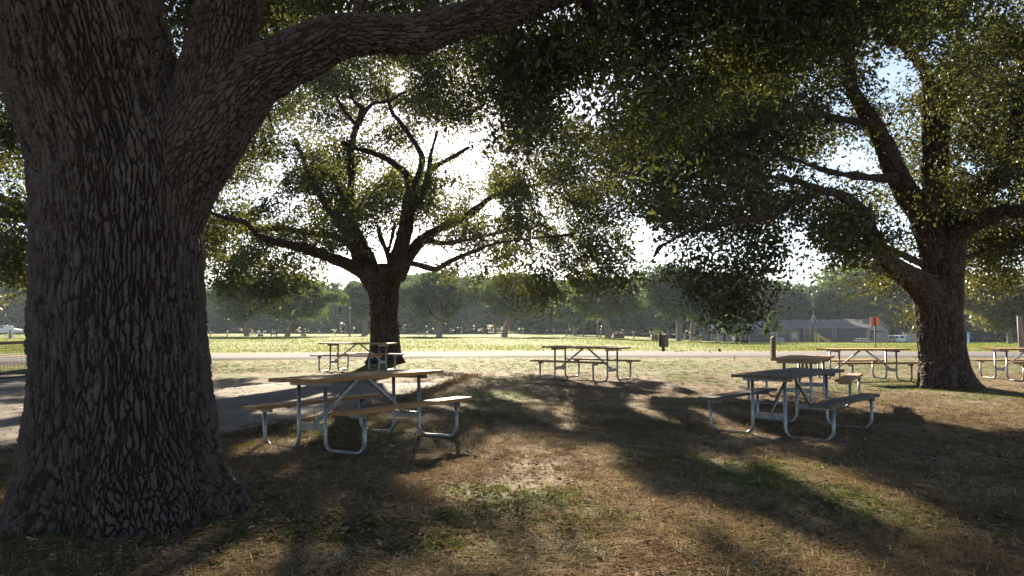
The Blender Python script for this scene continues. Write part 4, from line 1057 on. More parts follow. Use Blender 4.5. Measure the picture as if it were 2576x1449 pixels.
def porch(parent, x0, x1, y0, ytop, win, rid=None):
    m = MB(); m.box(((x0 + x1) / 2, y0 + .5, ytop / 2 - .2), (x1 - x0, 1.6, ytop + .4)); p = m.build('porch_wall', M['brown_wall'], parent)
    for xx in (x0, x1):
        q = MB(); q.box((xx, y0 - .34, ytop / 2 - .2), (.14, .14, ytop + .4)); q.build('porch_post', M['trim'], parent)
    q = MB(); q.box(((x0 + x1) / 2, y0 - .34, ytop - .02), (x1 - x0 + .24, .17, .16)); q.build('porch_beam', M['trim'], parent)
    r = MB(); e = .35; w = (x1 - x0) / 2 + e; c = (x0 + x1) / 2
    r.add([(c - w, y0 - .6, ytop + .08), (c + w, y0 - .6, ytop + .08), (c + w, y0 + 3.4, ytop + .08), (c - w, y0 + 3.4, ytop + .08), (c, y0 + 1.6, ytop + 1.05), (c, y0 + 3.4, ytop + 1.05)], [(0, 1, 4), (1, 2, 5, 4), (3, 0, 4, 5), (3, 2, 1, 0), (2, 3, 5)])
    r.build('porch_roof', M['roof_shingle'], parent)
    if win: window(parent, Matrix.Translation(((x0 + x1) / 2 + win[0], y0 - .33, ytop * .58)), win[1], .95, 'curtain_glass', 1)
porch(b1, hx(1786) - cxb, hx(1814) - cxb, -.15, 1.95, (.15, 1.05))
porch(b1, hx(1826) - cxb, hx(1858) - cxb, .1, 1.85, None)
m = MB(); m.box((hx(1845) - cxb, -.22, .75), (.75, .05, 1.7)); d_ = m.build('door', M['white_paint'], b1)
m = MB(); m.box((hx(1874) - cxb, .06, .8), (.16, .14, 2.4)); m.box((hx(1884) - cxb, .06, .8), (.16, .14, 2.4)); m.build('pillar', M['trim'], b1)
m = MB(); m.box((hx(1878) - cxb, .3, .9), (.6, .3, 2.2)); m.build('recess', M['brown_paint'], b1)
window(b1, Matrix.Translation((hx(1951) - cxb, .16, 1.25)), .5, 1.0, 'curtain_glass', 0)
# right wing: gabled, turned so that its end wall shows
cw = Matrix
corner = Vector((hx(2149), HD - 4, zg(hx(2149), HD - 4)))
ang = math.radians(42)
b2 = thing('camp_building', 'low grey-brown gabled camp building with awning over its door and dark shingle side', 'building', tuple(corner), 0)
b2.rotation_euler = (0, 0, ang)       # local x runs along the gable wall, local -y faces out of it, local y runs along the ridge
GW, GL, ev2, rd2 = 9.7, 19.0, 2.35, 3.85
q = .95
m = MB()
prof = [(0, -.6), (q, ev2), (GW / 2, rd2), (GW - q, ev2), (GW, -.6)]
m.add([(px_, 0, pz) for px_, pz in prof], [(0, 1, 2, 3, 4)[::-1]]); m.build('gable_wall', M['tan_wall'], b2)
m = MB(); m.add([(px_, GL, pz) for px_, pz in prof], [(0, 1, 2, 3, 4)]); m.build('gable_wall', M['tan_wall'], b2)
m = MB(); m.add([(0, 0.003, -.6), (0, GL, -.6), (q, GL, ev2), (q, 0.003, ev2)], [(0, 3, 2, 1)]); m.add([(GW, 0.003, -.6), (GW, GL, -.6), (GW - q, GL, ev2), (GW - q, 0.003, ev2)], [(0, 1, 2, 3)])
m.build('side_wall', M['dark_shingle'], b2)
m = MB(); oh = .22
for sgn in (0, 1):
    X = lambda v: v if not sgn else GW - v
    m.add([(X(q - .3), -oh, ev2 - .02), (X(q - .3), GL + oh, ev2 - .02), (X(GW / 2), GL + oh, rd2 + .03), (X(GW / 2), -oh, rd2 + .03), (X(q - .3), -oh, ev2 + .13), (X(q - .3), GL + oh, ev2 + .13), (X(GW / 2), GL + oh, rd2 + .18), (X(GW / 2), -oh, rd2 + .18)],
          [(0, 1, 2, 3), (4, 7, 6, 5), (0, 4, 5, 1), (0, 3, 7, 4), (1, 5, 6, 2)])
rf_ = m.build('roof', M['roof_shingle'], b2)
for (u, v) in ((2.2, 2.0), (2.6, 6.5), (2.9, 9.2)):
    zz = ev2 + (u + 1.3 - q) / (GW / 2 - q) * (rd2 - ev2) + .1
    m = MB(); m.tube([(u + 1.3, v, zz - .1), (u + 1.3, v, zz + .12)], .18, 10); m.tube([(u + 1.3, v, zz + .12), (u + 1.3, v, zz + .24)], [.3, .2], 10); m.build('roof_vent', M['grey_paint'], rf_)
m = MB()
for sgn in (0, 1):
    X = lambda v: v if not sgn else GW - v
    m.bar((X(q - .25), -oh - .03, ev2 + .02), (X(GW / 2), -oh - .03, rd2 + .07), .05, .2); m.bar((X(-.02), -.06, -.5), (X(q - .02), -.06, ev2), .12, .16)
m.build('trim', M['trim'], b2)
m = MB(); m.add([(1.35, -.02, 1.95), (4.6, -.02, 1.95), (4.6, -1.3, 1.72), (1.35, -1.3, 1.72), (1.35, -.02, 2.03), (4.6, -.02, 2.03), (4.6, -1.3, 1.8), (1.35, -1.3, 1.8)], [(0, 1, 2, 3), (7, 6, 5, 4), (0, 4, 5, 1), (2, 6, 7, 3), (1, 5, 6, 2), (3, 7, 4, 0)])
m.build('awning', M['black_paint'], b2)
window(b2, Matrix.Translation((2.1, -.05, 1.05)), .95, 1.2, 'glass', 0)
m = MB(); m.box((3.0, -.05, .75), (.95, .1, 2.1)); dr = m.build('door', M['white_paint'], b2)
m = MB(); m.box((3.0, -.105, .8), (.62, .02, 1.7)); m.build('pane', M['glass'], dr)
m = MB(); m.box((4.5, -1.2, .6), (.1, .1, 2.35)); m.box((1.45, -1.2, .6), (.1, .1, 2.35)); m.build('awning_post', M['trim'], b2)
window(b2, Matrix.Translation((7.6, -.05, 1.25)), .75, 1.3, 'curtain_glass', 1)
m = MB()
for k, (w_, h_) in enumerate(((.12, .16), (.16, .12), (.1, .16), (.16, .16), (.12, .12), (.16, .16))): m.box((2.0 + k * .24, -.02, 2.28), (w_, .03, h_ * .8))
m.build('sign_lettering', M['grey_paint'], b2)
# front porch box on the long side (dark side faces the road)
R2 = Matrix.Rotation(-ang, 4, 'Z')
def on_b2(px, Y):   # world -> local
    p = Vector((hx(px) * Y / HD, Y, 0)) - Vector((corner.x, corner.y, 0)); p.rotate(Matrix.Rotation(-ang, 3, 'Z')); return p
pr = thing('camp_porch', 'tan entrance porch with hipped roof and one window beside the gabled building', 'porch', (hx(1994), HD + 1.5, zb))
m = MB(); m.box((0, 1.4, .7), (2.9, 2.8, 2.5)); m.build('wall', M['brown_wall'], pr)
m = MB(); m.add([(-1.7, -.3, 1.95), (1.7, -.3, 1.95), (1.7, 5, 1.95), (-1.7, 5, 1.95), (0, 2.2, 3.5), (0, 5, 3.5)], [(0, 1, 4), (1, 2, 5, 4), (3, 0, 4, 5), (3, 2, 1, 0), (2, 3, 5)]); m.build('roof', M['roof_shingle'], pr)
for xx in (-1.45, 1.45):
    m = MB(); m.box((xx, -.1, .7), (.15, .15, 2.45)); m.build('post', M['trim'], pr)
window(pr, Matrix.Translation((.75, -.03, 1.2)), .85, .95, 'curtain_glass', 0)
# air conditioner
x, y, z = gp(1961, 861, HD - 1.5)
t = thing('air_conditioner', 'pale grey air conditioner unit standing on the ground between the buildings', 'air conditioner', (x, y, z))
m = MB(); m.box((0, 0, .42), (1.35, .9, .9), bev=.04); m.build('casing', M['grey_paint'], t)
m = MB()
for k in range(7): m.box((-.48 + k * .16, -.46, .42), (.05, .02, .7))
m.build('grille', M['panel_grey'], t)
# antenna mast
x, y, z = float(hx(2080)), HD + 6.0, zb + 3.9
t = thing('antenna_mast', 'thin white antenna mast on a tripod rising over the ridge of the gabled building', 'antenna', (x, y, z))
MB().tube([(0, 0, -.2), (0, 0, 3.3)], .03, 6).build('mast', M['white_paint'], t)
for a_ in (0, 2.1, 4.2):
    MB().tube([(.9 * math.cos(a_), .9 * math.sin(a_), -.6), (0, 0, 1.1)], .035, 6).build('leg', M['white_paint'], t)
# climbing frame
x, y, z = gp(2060, 861, HD - 13)
t = thing('climbing_frame', 'wooden playground climbing frame with ladder and yellow slide before the dark wall', 'climbing frame', (x, y, z))
sc = (HD - 13) / F
def cxm(px): return (px - 2060) * sc
tops = {2024: 2.75, 2037: 3.15, 2047: 2.8, 2054: 2.8, 2095: 2.2, 2103: 2.2}
for k, h in tops.items():
    m = MB(); m.tube([(cxm(k), 0 if k != 2047 else 1.2, -.2), (cxm(k), 0 if k != 2047 else 1.2, h)], .1, 8); m.build('post', M['grey_wood'], t)
for zz in (.4, .8, 1.2, 1.6): 
    m = MB(); m.tube([(cxm(2024), -.02, zz), (cxm(2037), -.02, zz)], .05, 6); m.build('rung', M['grey_wood'], t)
for zz in (.5, .85, 1.2, 1.55, 1.9):
    m = MB(); m.tube([(cxm(2095), 0, zz), (cxm(2103), 0, zz)], .05, 6); m.build('rung', M['grey_wood'], t)
m = MB(); m.tube([(cxm(2024), 0, 2.15), (cxm(2103), 0, 2.15)], .06, 6); m.build('top_rail', M['grey_wood'], t)
m = MB(); m.box((cxm(2044), .5, 1.5), (1.5, 1.3, .1)); m.build('platform', M['grey_wood'], t)
m = MB()
sl = [(cxm(2050), 1.55), (cxm(2062), 1.0), (cxm(2074), .45), (cxm(2080), .25), (cxm(2090), .15)]
for (a_, b_) in zip(sl[:-1], sl[1:]): m.bar((a_[0], .5, a_[1]), (b_[0], .5, b_[1]), .7, .08); m.bar((a_[0], .12, a_[1] + .15), (b_[0], .12, b_[1] + .15), .06, .35)
m.build('slide', M['yellow'], t)
m = MB(); m.box((cxm(2056), 0.02, .8), (.9, .06, 1.3)); m.build('side_panel', M['yellow'], t)

# ================================================================== vehicles
def wheel(parent, x, y, r, w):
    m = MB(); m.tube([(x, y - w / 2, r), (x, y + w / 2, r)], r, 16); o = m.build('wheel', M['tyre'], parent)
    m = MB(); m.tube([(x, y - w / 2 - .012, r), (x, y + w / 2 + .012, r)], r * .58, 12); m.build('rim', M['grey_paint'], o)
def pickup(lab, loc, rz):
    t = thing('pickup_truck', lab, 'truck', loc, rz)
    prof = [(-2.7, .55), (-2.72, 1.0), (-2.65, 1.12), (-.75, 1.14), (-.72, 1.2), (-.5, 1.82), (-.2, 1.9), (.7, 1.88), (1.35, 1.22), (2.45, 1.1), (2.7, .95), (2.75, .5), (2.3, .42), (-2.4, .42)]
    m = MB(); n = len(prof)
    V = [(x, -.93, z) for x, z in prof] + [(x, .93, z) for x, z in prof]
    for i, (x, z) in enumerate(prof):
        if z > 1.3: V[i] = (x, -.75, z); V[n + i] = (x, .75, z)
    m.add(V, [tuple(range(n)), tuple(range(n, 2 * n))[::-1]] + [((i + 1) % n, i, n + i, n + (i + 1) % n) for i in range(n)])
    m.build('body', M['white_paint'], t)
    for s in (-1, 1):
        g = MB(); yy = .90
        g.add([(-.62, s * .905, 1.26), (-.38, s * .79, 1.76), (.1, s * .785, 1.78), (.1, s * .905, 1.26)], [(0, 1, 2, 3)] if s > 0 else [(3, 2, 1, 0)])
        g.add([(.18, s * .905, 1.26), (.18, s * .785, 1.78), (.66, s * .79, 1.76), (1.18, s * .905, 1.26)], [(0, 1, 2, 3)] if s > 0 else [(3, 2, 1, 0)])
        g.build('side_window', M['glass'], t)
        h = MB(); h.box((2.66, s * .7, .86), (.12, .3, .16)); h.build('headlight', M['curtain_glass'], t)
    g = MB(); g.add([(.74, -.7, 1.86), (1.36, -.82, 1.25), (1.36, .82, 1.25), (.74, .7, 1.86)], [(0, 1, 2, 3)]); g.v = [(x + .02, y, z + .015) for x, y, z in g.v]; g.build('windscreen', M['glass'], t)
    g = MB(); g.box((2.74, 0, .55), (.12, 1.8, .2)); g.box((-2.74, 0, .6), (.12, 1.8, .18)); g.build('bumper', M['grey_paint'], t)
    for x in (-1.75, 1.75):
        for s in (-1, 1): wheel(t, x, s * .84, .38, .26)
    return t
x, y, z = gp(30, 846, 148)
pickup('white pickup truck parked far away past the edge of the huge trunk', (x - 1.2, y, z), 0)
def utility_cart(lab, loc, rz):
    t = thing('utility_cart', lab, 'cart', loc, rz)
    m = MB(); prof = [(-1.2, .35), (-1.2, .85), (-.35, .9), (-.3, .55), (.35, .5), (.5, .95), (1.0, .85), (1.25, .6), (1.25, .32)]
    n = len(prof); m.add([(x, -.6, z) for x, z in prof] + [(x, .6, z) for x, z in prof], [tuple(range(n)), tuple(range(n, 2 * n))[::-1]] + [((i + 1) % n, i, n + i, n + (i + 1) % n) for i in range(n)])
    m.build('body', M['panel_grey'], t)
    m = MB(); m.box((0, 0, 1.86), (1.9, 1.25, .07), bev=.03); m.build('canopy', M['white_paint'], t)
    for x in (-.85, .85):
        for s in (-1, 1): MB().tube([(x * 1.15, s * .55, .85), (x, s * .57, 1.84)], .03, 6).build('canopy_post', M['grey_paint'], t)
    m = MB(); m.box((-.35, 0, .98), (.5, 1.1, .12)); m.box((-.62, 0, 1.2), (.1, 1.1, .45)); m.build('seat', M['black_paint'], t)
    for x in (-.8, .85):
        for s in (-1, 1): wheel(t, x, s * .52, .24, .18)
    return t
x, y, z = gp(2244, 861, 118)
utility_cart('small open utility cart with pale flat roof beside the gabled building', (x, y, z), math.radians(230)).scale = (.62,) * 3
def van(lab, loc, rz):
    t = thing('van', lab, 'van', loc, rz)
    m = MB(); prof = [(-1.9, .4), (-1.9, 1.85), (-1.75, 1.98), (1.0, 1.98), (1.25, 1.9), (1.75, 1.1), (2.0, .95), (2.0, .4)]
    n = len(prof); m.add([(x, -.88, z) for x, z in prof] + [(x, .88, z) for x, z in prof], [tuple(range(n)), tuple(range(n, 2 * n))[::-1]] + [((i + 1) % n, i, n + i, n + (i + 1) % n) for i in range(n)])
    m.build('body', M['white_paint'], t)
    m = MB(); m.box((-1.45, 0, 1.12), (.7, 1.785, 1.5)); m.build('side_panel', M['blue'], t)
    for s in (-1, 1):
        g = MB(); g.add([(-.5, s * .888, 1.2), (-.5, s * .888, 1.75), (.95, s * .888, 1.75), (1.3, s * .888, 1.2)], [(0, 1, 2, 3)] if s > 0 else [(3, 2, 1, 0)]); g.build('side_window', M['glass'], t)
    g = MB(); g.add([(1.3, -.8, 1.86), (1.77, -.82, 1.12), (1.77, .82, 1.12), (1.3, .8, 1.86)], [(0, 1, 2, 3)]); g.build('windscreen', M['glass'], t)
    for x in (-1.2, 1.25):
        for s in (-1, 1): wheel(t, x, s * .8, .33, .22)
    return t
x, y, z = gp(2264, 862, 121)
van('small white van with a blue panel parked beside the open utility cart', (x, y, z), math.radians(205)).scale = (.62,) * 3
x, y, z = gp(2300, 862, 122)
t = thing('fence', 'plain tan board fence beside the small white van', 'fence', (x, y, z))
m = MB()
for k in range(26): m.box((-1.6 + k * .2, .01 * (k % 2), .7), (.195, .04, 1.7))
m.build('board_panel', M['tan_wall'], t)
for xx in (-1.75, 3.6):
    m = MB(); m.box((xx, 0, .75), (.15, .15, 1.9)); m.build('post', M['trim'], t)


# ================================================================== field trees and the wood
def tree_meshes(seed, H, R, base, lean, tr, n, ls, mat, squash=1.0, cone=False):
    """trunk + crown for a far tree standing at the origin; base: height of the lowest leaves"""
    rg = np.random.default_rng(seed); th = max(base + .25 * (H - base), H * .3)
    tv, tq, nb = [], [], 0
    ctr = np.array([lean, 0, th])
    P = catmull([(0, 0, -.4), (lean * .12, 0, th * .3), (lean * .45, 0, th * .65), (lean, 0, th)], .5)
    Rr = np.linspace(tr * 1.15, tr * .75, len(P)); Rr[0] *= 1.35
    V, Q = tube_np(P, Rr, 9); tv.append(V); tq.append(Q); nb = len(V)
    tips = []
    k = 9 if not cone else 3
    for i in range(k):
        a = i * 2.4 + rg.uniform(0, .6); out = R * rg.uniform(.45, .8) * (0.25 if cone else 1); zt = rg.uniform(.35, .95) * (H - th) + th * .9
        e = ctr + [math.cos(a) * out, math.sin(a) * out, 0]; e[2] = zt
        mid = (ctr * .5 + e * .5) + [0, 0, (zt - th) * .15]
        P = catmull([ctr * [.9, 1, .92], mid, e], .6); V, Q = tube_np(P, np.linspace(tr * .55, tr * .12, len(P)), 6); tv.append(V); tq.append(Q + nb); nb += len(V)
    trunk = big_mesh('trunk', np.vstack(tv), np.vstack(tq), None, True)
    cz = (H + base) / 2; hz = (H - base) / 2; pads = []; npd = 70 if not cone else 46
    for i in range(npd):
        q = rg.normal(size=3); q /= np.linalg.norm(q); q *= rg.uniform(.45, .95) if i % 4 else rg.uniform(.1, .5)
        if cone:
            zz = rg.uniform(0, 1); q = np.array([q[0] * (1.05 - zz), q[1] * (1.05 - zz), zz * 2 - 1])
        elif q[2] < -.2: q[:2] *= rg.uniform(.6, 1.0)
        pads.append(np.array([lean * .8 + q[0] * R, q[1] * R * .9, cz + q[2] * hz * (1 - .12 * rg.random())]))
    pads = np.array(pads); pr = R * rg.uniform(.14, .3, npd)
    i = rg.integers(0, npd, n); q = rg.normal(size=(n, 3)); q /= np.linalg.norm(q, axis=1)[:, None]; q *= rg.uniform(.2, 1, (n, 1)) ** .4
    C = pads[i] + q * pr[i][:, None] * [1, 1, .5] + rg.normal(size=(n, 3)) * R * .025
    C = C[C[:, 2] > .15]
    V, Q, per = leaf_quads(C, ls, rg, .75, .1)
    tint = np.clip(.5 + 1.3 * (_h(i, i, 0, seed) - .5)[:len(C)] * .8 + rg.normal(size=len(C)) * .2, 0, 1)
    crown = big_mesh('crown', V, Q, {'tint': np.repeat(tint, per)})
    trunk.materials.append(M['bark_far']); crown.materials.append(M[mat])
    return trunk, crown
def put_tree(name, label, meshes, loc, rz=0, sc=(1, 1, 1), group=None, cat='tree'):
    t = thing(name, label, cat, loc, rz, group); t.scale = sc
    link('trunk', meshes[0], None, t); link('crown', meshes[1], None, t); return t
FT = [ # px, base row, depth, top row, crown left/right px, lowest leaf row, lean px, trunk px, leaf material, label
    (620, 848, 110, 690, 522, 705, 815, 2, 7.5, 'leaf_dark', 'upright dark field oak next to the huge trunk, first in the field'),
    (722, 851, 106, 700, 650, 850, 822, 26, 8, 'leaf_field', 'field oak whose trunk leans to the right, beside the small notice board'),
    (917, 842, 132, 705, 868, 1000, 818, 0, 9, 'leaf_field', 'pale green field oak right behind the thin utility pole'),
    (1105, 848, 110, 688, 1002, 1195, 812, -3, 9, 'leaf_dark', 'broad dark field oak beyond the small grey table in the field'),
    (1268, 849, 110, 690, 1150, 1352, 815, 30, 9, 'leaf_field', 'field oak with pale trunk leaning right, in the open middle of the field'),
    (1446, 843, 138, 735, 1388, 1490, 826, 0, 6, 'leaf_field', 'small field oak with short stout trunk far back by the rope fence'),
    (1531, 851, 107, 700, 1420, 1612, 820, -16, 9, 'leaf_field', 'field oak leaning left with forked pale trunk beside the thin pale pole'),
    (1709, 855, 100, 672, 1608, 1800, 812, 0, 8.5, 'leaf_dark', 'tall full field oak with straight trunk behind the brown road-edge post'),
    (1742, 856, 106, 720, 1690, 1832, 822, 0, 8, 'leaf_field', 'field oak with stout trunk between the tall full one and the camp building'),
    (2541, 876, 78, 690, 2425, 2680, 842, -3, 7.5, 'leaf_yellow', 'yellowish hazy tree with straight pale trunk beside the thick wooden pole'),
]
for i, (px, py, Y, top, l, r, low, lean, tp, mt, lab) in enumerate(FT):
    x, y, z = gp(px, py, Y); k = Y / F
    zt = at(px, top - 16, Y)[2] - z; zl_ = at(px, low, Y)[2] - z; cx_ = ((l + r) / 2 - px) * k
    tm = tree_meshes(100 + i, zt, (r - l) / 2 * k * 1.12, max(zl_, .8), lean * k if lean else cx_ * .2, tp * k * .82, 22000, .36, mt)
    o = put_tree('field_oak', lab, tm, (x, y, z), 0, (1, 1, 1), 'oaks scattered over the field')
x, y, z = gp(1851, 859, 121); put_tree('broadleaf_tree', 'small round fresh green tree in front of the low camp building', tree_meshes(131, 5.0, 2.7, .7, 0, .12, 9000, .24, 'leaf_bright'), (x, y, z))
x, y, z = gp(1945, 860, 119); put_tree('conifer_tree', 'small conical bluish green tree in front of the low camp building roof', tree_meshes(132, 4.9, 1.9, 1.3, .1, .1, 6500, .22, 'leaf_field', 1, True), (x, y, z))
# the wood: many trees of six shapes
wood_p = [tree_meshes(200 + i, 12.5, 5.8, .2, 0, .3, 10000, .5, mt) for i, mt in enumerate(('leaf_dark', 'leaf_dark', 'leaf_field', 'leaf_dark', 'leaf_yellow', 'leaf_field'))]
TOPX = [-700, -300, 0, 60, 300, 530, 600, 830, 870, 900, 1000, 1100, 1200, 1340, 1400, 1450, 1600, 1700, 1850, 1920, 1985, 2040, 2075, 2150, 2250, 2400, 2576, 2900, 3400]
TOPY = [680, 680, 700, 715, 730, 748, 735, 742, 750, 728, 705, 700, 708, 722, 728, 716, 705, 700, 705, 722, 738, 730, 706, 682, 700, 722, 706, 690, 680]
wg = np.random.default_rng(77)
px = -760.0; kk = 0
while px < 3400:
    for row in (0, 1):
        Y = (np.interp(px, [0, 800, 1300, 1800, 2300, 3200], [205, 215, 205, 160, 150, 130]) + row * 22) * wg.uniform(.96, 1.04)
        p = px + row * 14 + wg.uniform(-6, 6)
        if 1225 < p < 1305 and row == 0: continue
        x, y, z = gp(p, 840, Y); top = np.interp(p, TOPX, TOPY) + (row * 4) + wg.uniform(-38, -4) - 10
        h = at(p, top, Y)[2] - z; mt = int(wg.integers(0, 4)) if not (2070 < p < 2230) else (4 if row else 5)
        if 1890 < p < 2050: mt = 0 if kk % 2 else 1
        if p > 2330 and wg.random() < .35: mt = 4
        s_ = h / 12.5; lab = 'hazy tree of the dense wood closing off the field'
        if 2070 < p < 2230: lab = 'yellow-green tree of the wood rising behind the gabled building'
        elif 1890 < p <= 2070: lab = 'dark tree of the wood behind the low camp building roof'
        put_tree('wood_tree', lab, wood_p[mt], (x, y, z - .1), wg.uniform(0, 6.28), (s_ * wg.uniform(.85, 1.1), s_ * wg.uniform(.85, 1.1), s_), 'trees of the wood ' + ('behind the gabled building' if 2070 < p < 2230 else 'behind the low building' if 1890 < p <= 2070 else 'around the field')); kk += 1
    px += np.interp(px, [0, 1300, 2400], [30, 29, 36])
# brush under the wood edge
n = 70000; p = wg.uniform(-760, 3400, n); hole = (p > 1225) & (p < 1305)
Y = np.interp(p, [0, 800, 1300, 1800, 2300, 3200], [196, 206, 196, 152, 143, 124]) + wg.normal(size=n) * 3 + 8 * (vnoise(p * .02, p * 0, 9) - .5) + hole * 60
X = (p - 1288) / F * Y; Z = gz(X, Y) + wg.random(n) ** 1.5 * (2.2 + 4.5 * vnoise(p * .035, p * 0 + 3, 4))
V, Q, per = leaf_quads(np.stack([X, Y, Z], 1), .6, wg, .7, .1)
o = link('undergrowth', big_mesh('undergrowth', V, Q, {'tint': np.repeat(np.clip(wg.normal(size=n) * .2 + .4, 0, 1), per)}), M['leaf_dark']); tag(o, 'dark tangled brush along the foot of the wood', None, None, 'stuff')

# ================================================================== haze
m = MB(); m.box((0, 600, 18), (4200, 2300, 60)); hz = m.build('haze', None)
t = NT('haze'); v = t.n('ShaderNodeVolumePrincipled'); v.inputs['Density'].default_value = .00018; v.inputs['Anisotropy'].default_value = .25; v.inputs['Color'].default_value = (.72, .85, 1, 1)
t.l(v.outputs[0], t.out.inputs['Volume']); hz.data.materials.append(t.m); tag(hz, 'thin summer haze', None, None, 'stuff')


# ================================================================== ground cover
def scatter(n, y0, y1, seed, pw=1.0):
    rg = np.random.default_rng(seed); u = rg.random(n)
    Y = y0 * (y1 / y0) ** u if pw == 1 else (y0 ** (1 - pw) + u * (y1 ** (1 - pw) - y0 ** (1 - pw))) ** (1 / (1 - pw))
    X = rg.uniform(-1, 1, n) * (.74 * Y + 1.2)
    k = ~in_pad(X, Y) & (np.abs(Y - road_y(X)) > 3.2) & (np.hypot(X - near_limbs[0][1][0], Y - D0) > .8) & (np.hypot(X - 9.35, Y - D2) > .5) & (np.hypot(X + 4.2, Y - D1) > .5)
    return X[k], Y[k], rg
def blades(X, Y, rg, hmin, hmax, w, flat, curl=.3):
    n = len(X); Z = gz(X, Y); a = rg.uniform(0, 2 * PI, n); L = rg.uniform(hmin, hmax, n) ; el = np.where(rg.random(n) < flat, rg.uniform(-.05, .3, n), rg.uniform(.5, 1.45, n))
    d = np.stack([np.cos(a) * np.cos(el), np.sin(a) * np.cos(el), np.sin(el)], 1); s = np.stack([-np.sin(a), np.cos(a), 0 * a], 1)
    b = np.stack([X, Y, Z + np.where(el < .35, rg.uniform(.003, .03, n), 0)], 1); W_ = (w * rg.uniform(.6, 1.4, n) * (1 + .03 * Y))[:, None]
    m_ = b + d * L[:, None] * .55; tip = b + d * L[:, None] + np.stack([np.cos(a), np.sin(a), -1.0 + 0 * a], 1) * (L * curl * rg.random(n))[:, None] * .4
    tip[:, 2] = np.maximum(tip[:, 2], Z + .002)
    V = np.stack([b - s * W_, b + s * W_, m_ + s * W_ * .8, m_ - s * W_ * .8, tip + s * W_ * .12, tip - s * W_ * .12], 1).reshape(-1, 3)
    i = np.arange(n)[:, None] * 6
    return V, np.concatenate([i + np.array([[0, 1, 2, 3]]), i + np.array([[3, 2, 4, 5]])]), n
def cover(name, X, Y, rg, hmin, hmax, w, flat, mat, label, tint):
    V, Q, n = blades(X, Y, rg, hmin, hmax, w, flat)
    tag(link(name, big_mesh(name, V, Q, {'tint': np.repeat(np.clip(tint, 0, 1), 6)}), M[mat]), label, None, None, 'stuff')
X, Y, rg = scatter(330000, 3.0, 34, 1, 1.15)
g = green_at(X, Y); k = rg.random(len(X)) < .03 + .8 * g * (.3 + .7 * sstep(13, 20, Y)); X, Y = X[k], Y[k]
cover('grass', X, Y, rg, .015, .045, .002, .3, 'blade_green', 'sparse short green grass', .45 + .6 * (fbm(X * .8, Y * .8, 90, 3) - .5) + rg.normal(size=len(X)) * .18)
X, Y, rg = scatter(620000, 3.0, 30, 2, 1.1)
b_ = fbm(X * .9, Y * .9, 41, 3); k = rg.random(len(X)) < sstep(.36, .6, b_) * (1 - .7 * green_at(X, Y)) * (1 - .75 * sstep(18, 22, Y)) + .1 * (Y < 20); X, Y = X[k], Y[k]
cover('dry_grass', X, Y, rg, .02, .08, .0018, .97, 'blade_dry', 'dry straw and twigs lying on the soil', .45 + .9 * (fbm(X * .5, Y * .5, 91, 3) - .5) + rg.normal(size=len(X)) * .2)
# tufts: many blades springing from one spot, each tuft with its own tone
def tufts(name, n, y0, y1, seed, per, spread, hmin, hmax, w, flat, mat, label, prob, tint):
    X, Y, rg = scatter(n, y0, y1, seed, 1.2); k = rg.random(len(X)) < prob(X, Y); X, Y = X[k], Y[k]; m = len(X)
    tn = tint(X, Y) + rg.normal(size=m) * .2
    X = np.repeat(X, per); Y = np.repeat(Y, per); s_ = spread * np.repeat(rg.uniform(.5, 1.5, m), per) * (1 + .03 * Y)
    X = X + rg.normal(size=m * per) * s_; Y = Y + rg.normal(size=m * per) * s_
    k = ~in_pad(X, Y); X, Y = X[k], Y[k]
    cover(name, X, Y, rg, hmin, hmax, w, flat, mat, label, np.repeat(tn, per)[k] + rg.normal(size=k.sum()) * .1)
tufts('grass', 26000, 3.0, 30, 71, 24, .024, .014, .042, .0022, .3, 'blade_green', 'small green grass tufts', lambda X, Y: .12 + .75 * green_at(X, Y), lambda X, Y: .5 + 0 * X)
tufts('dry_grass', 30000, 3.0, 26, 72, 26, .034, .025, .075, .0021, .96, 'blade_dry', 'matted tufts of dry straw', lambda X, Y: sstep(.35, .6, fbm(X * 1.3, Y * 1.3, 47, 2)) * (1 - .6 * sstep(18, 22, Y)), lambda X, Y: .5 + .9 * (fbm(X * .7, Y * .7, 48, 2) - .5))
tufts('dry_grass', 9000, 3.0, 20, 73, 8, .04, .03, .1, .0016, .85, 'blade_dry', 'taller pale dry stalks', lambda X, Y: .1 + 0 * X, lambda X, Y: .85 + 0 * X)
# twigs and sticks lying about
rg = np.random.default_rng(31); m = MB()
for _ in range(420):
    Y_ = 3.2 * (20 / 3.2) ** rg.random(); X_ = rg.uniform(-1, 1) * (.74 * Y_ + 1)
    if in_pad(np.array([X_]), np.array([Y_]))[0] or math.hypot(X_ + 2.8, Y_ - 5.2) < .9: continue
    a = rg.uniform(0, 6.28); L = rg.uniform(.08, .32); z_ = zg(X_, Y_) + .012; P = [(X_ + math.cos(a) * L * (q - .5) + rg.normal() * L * .05, Y_ + math.sin(a) * L * (q - .5) + rg.normal() * L * .05, z_ + rg.uniform(0, .015)) for q in (0, .35, .7, 1)]
    m.tube(P, [.0045, .004, .003, .002], 5)
o = m.build('fallen_twigs', M['post_wood']); tag(o, 'thin fallen twigs strewn over the soil', None, None, 'stuff')
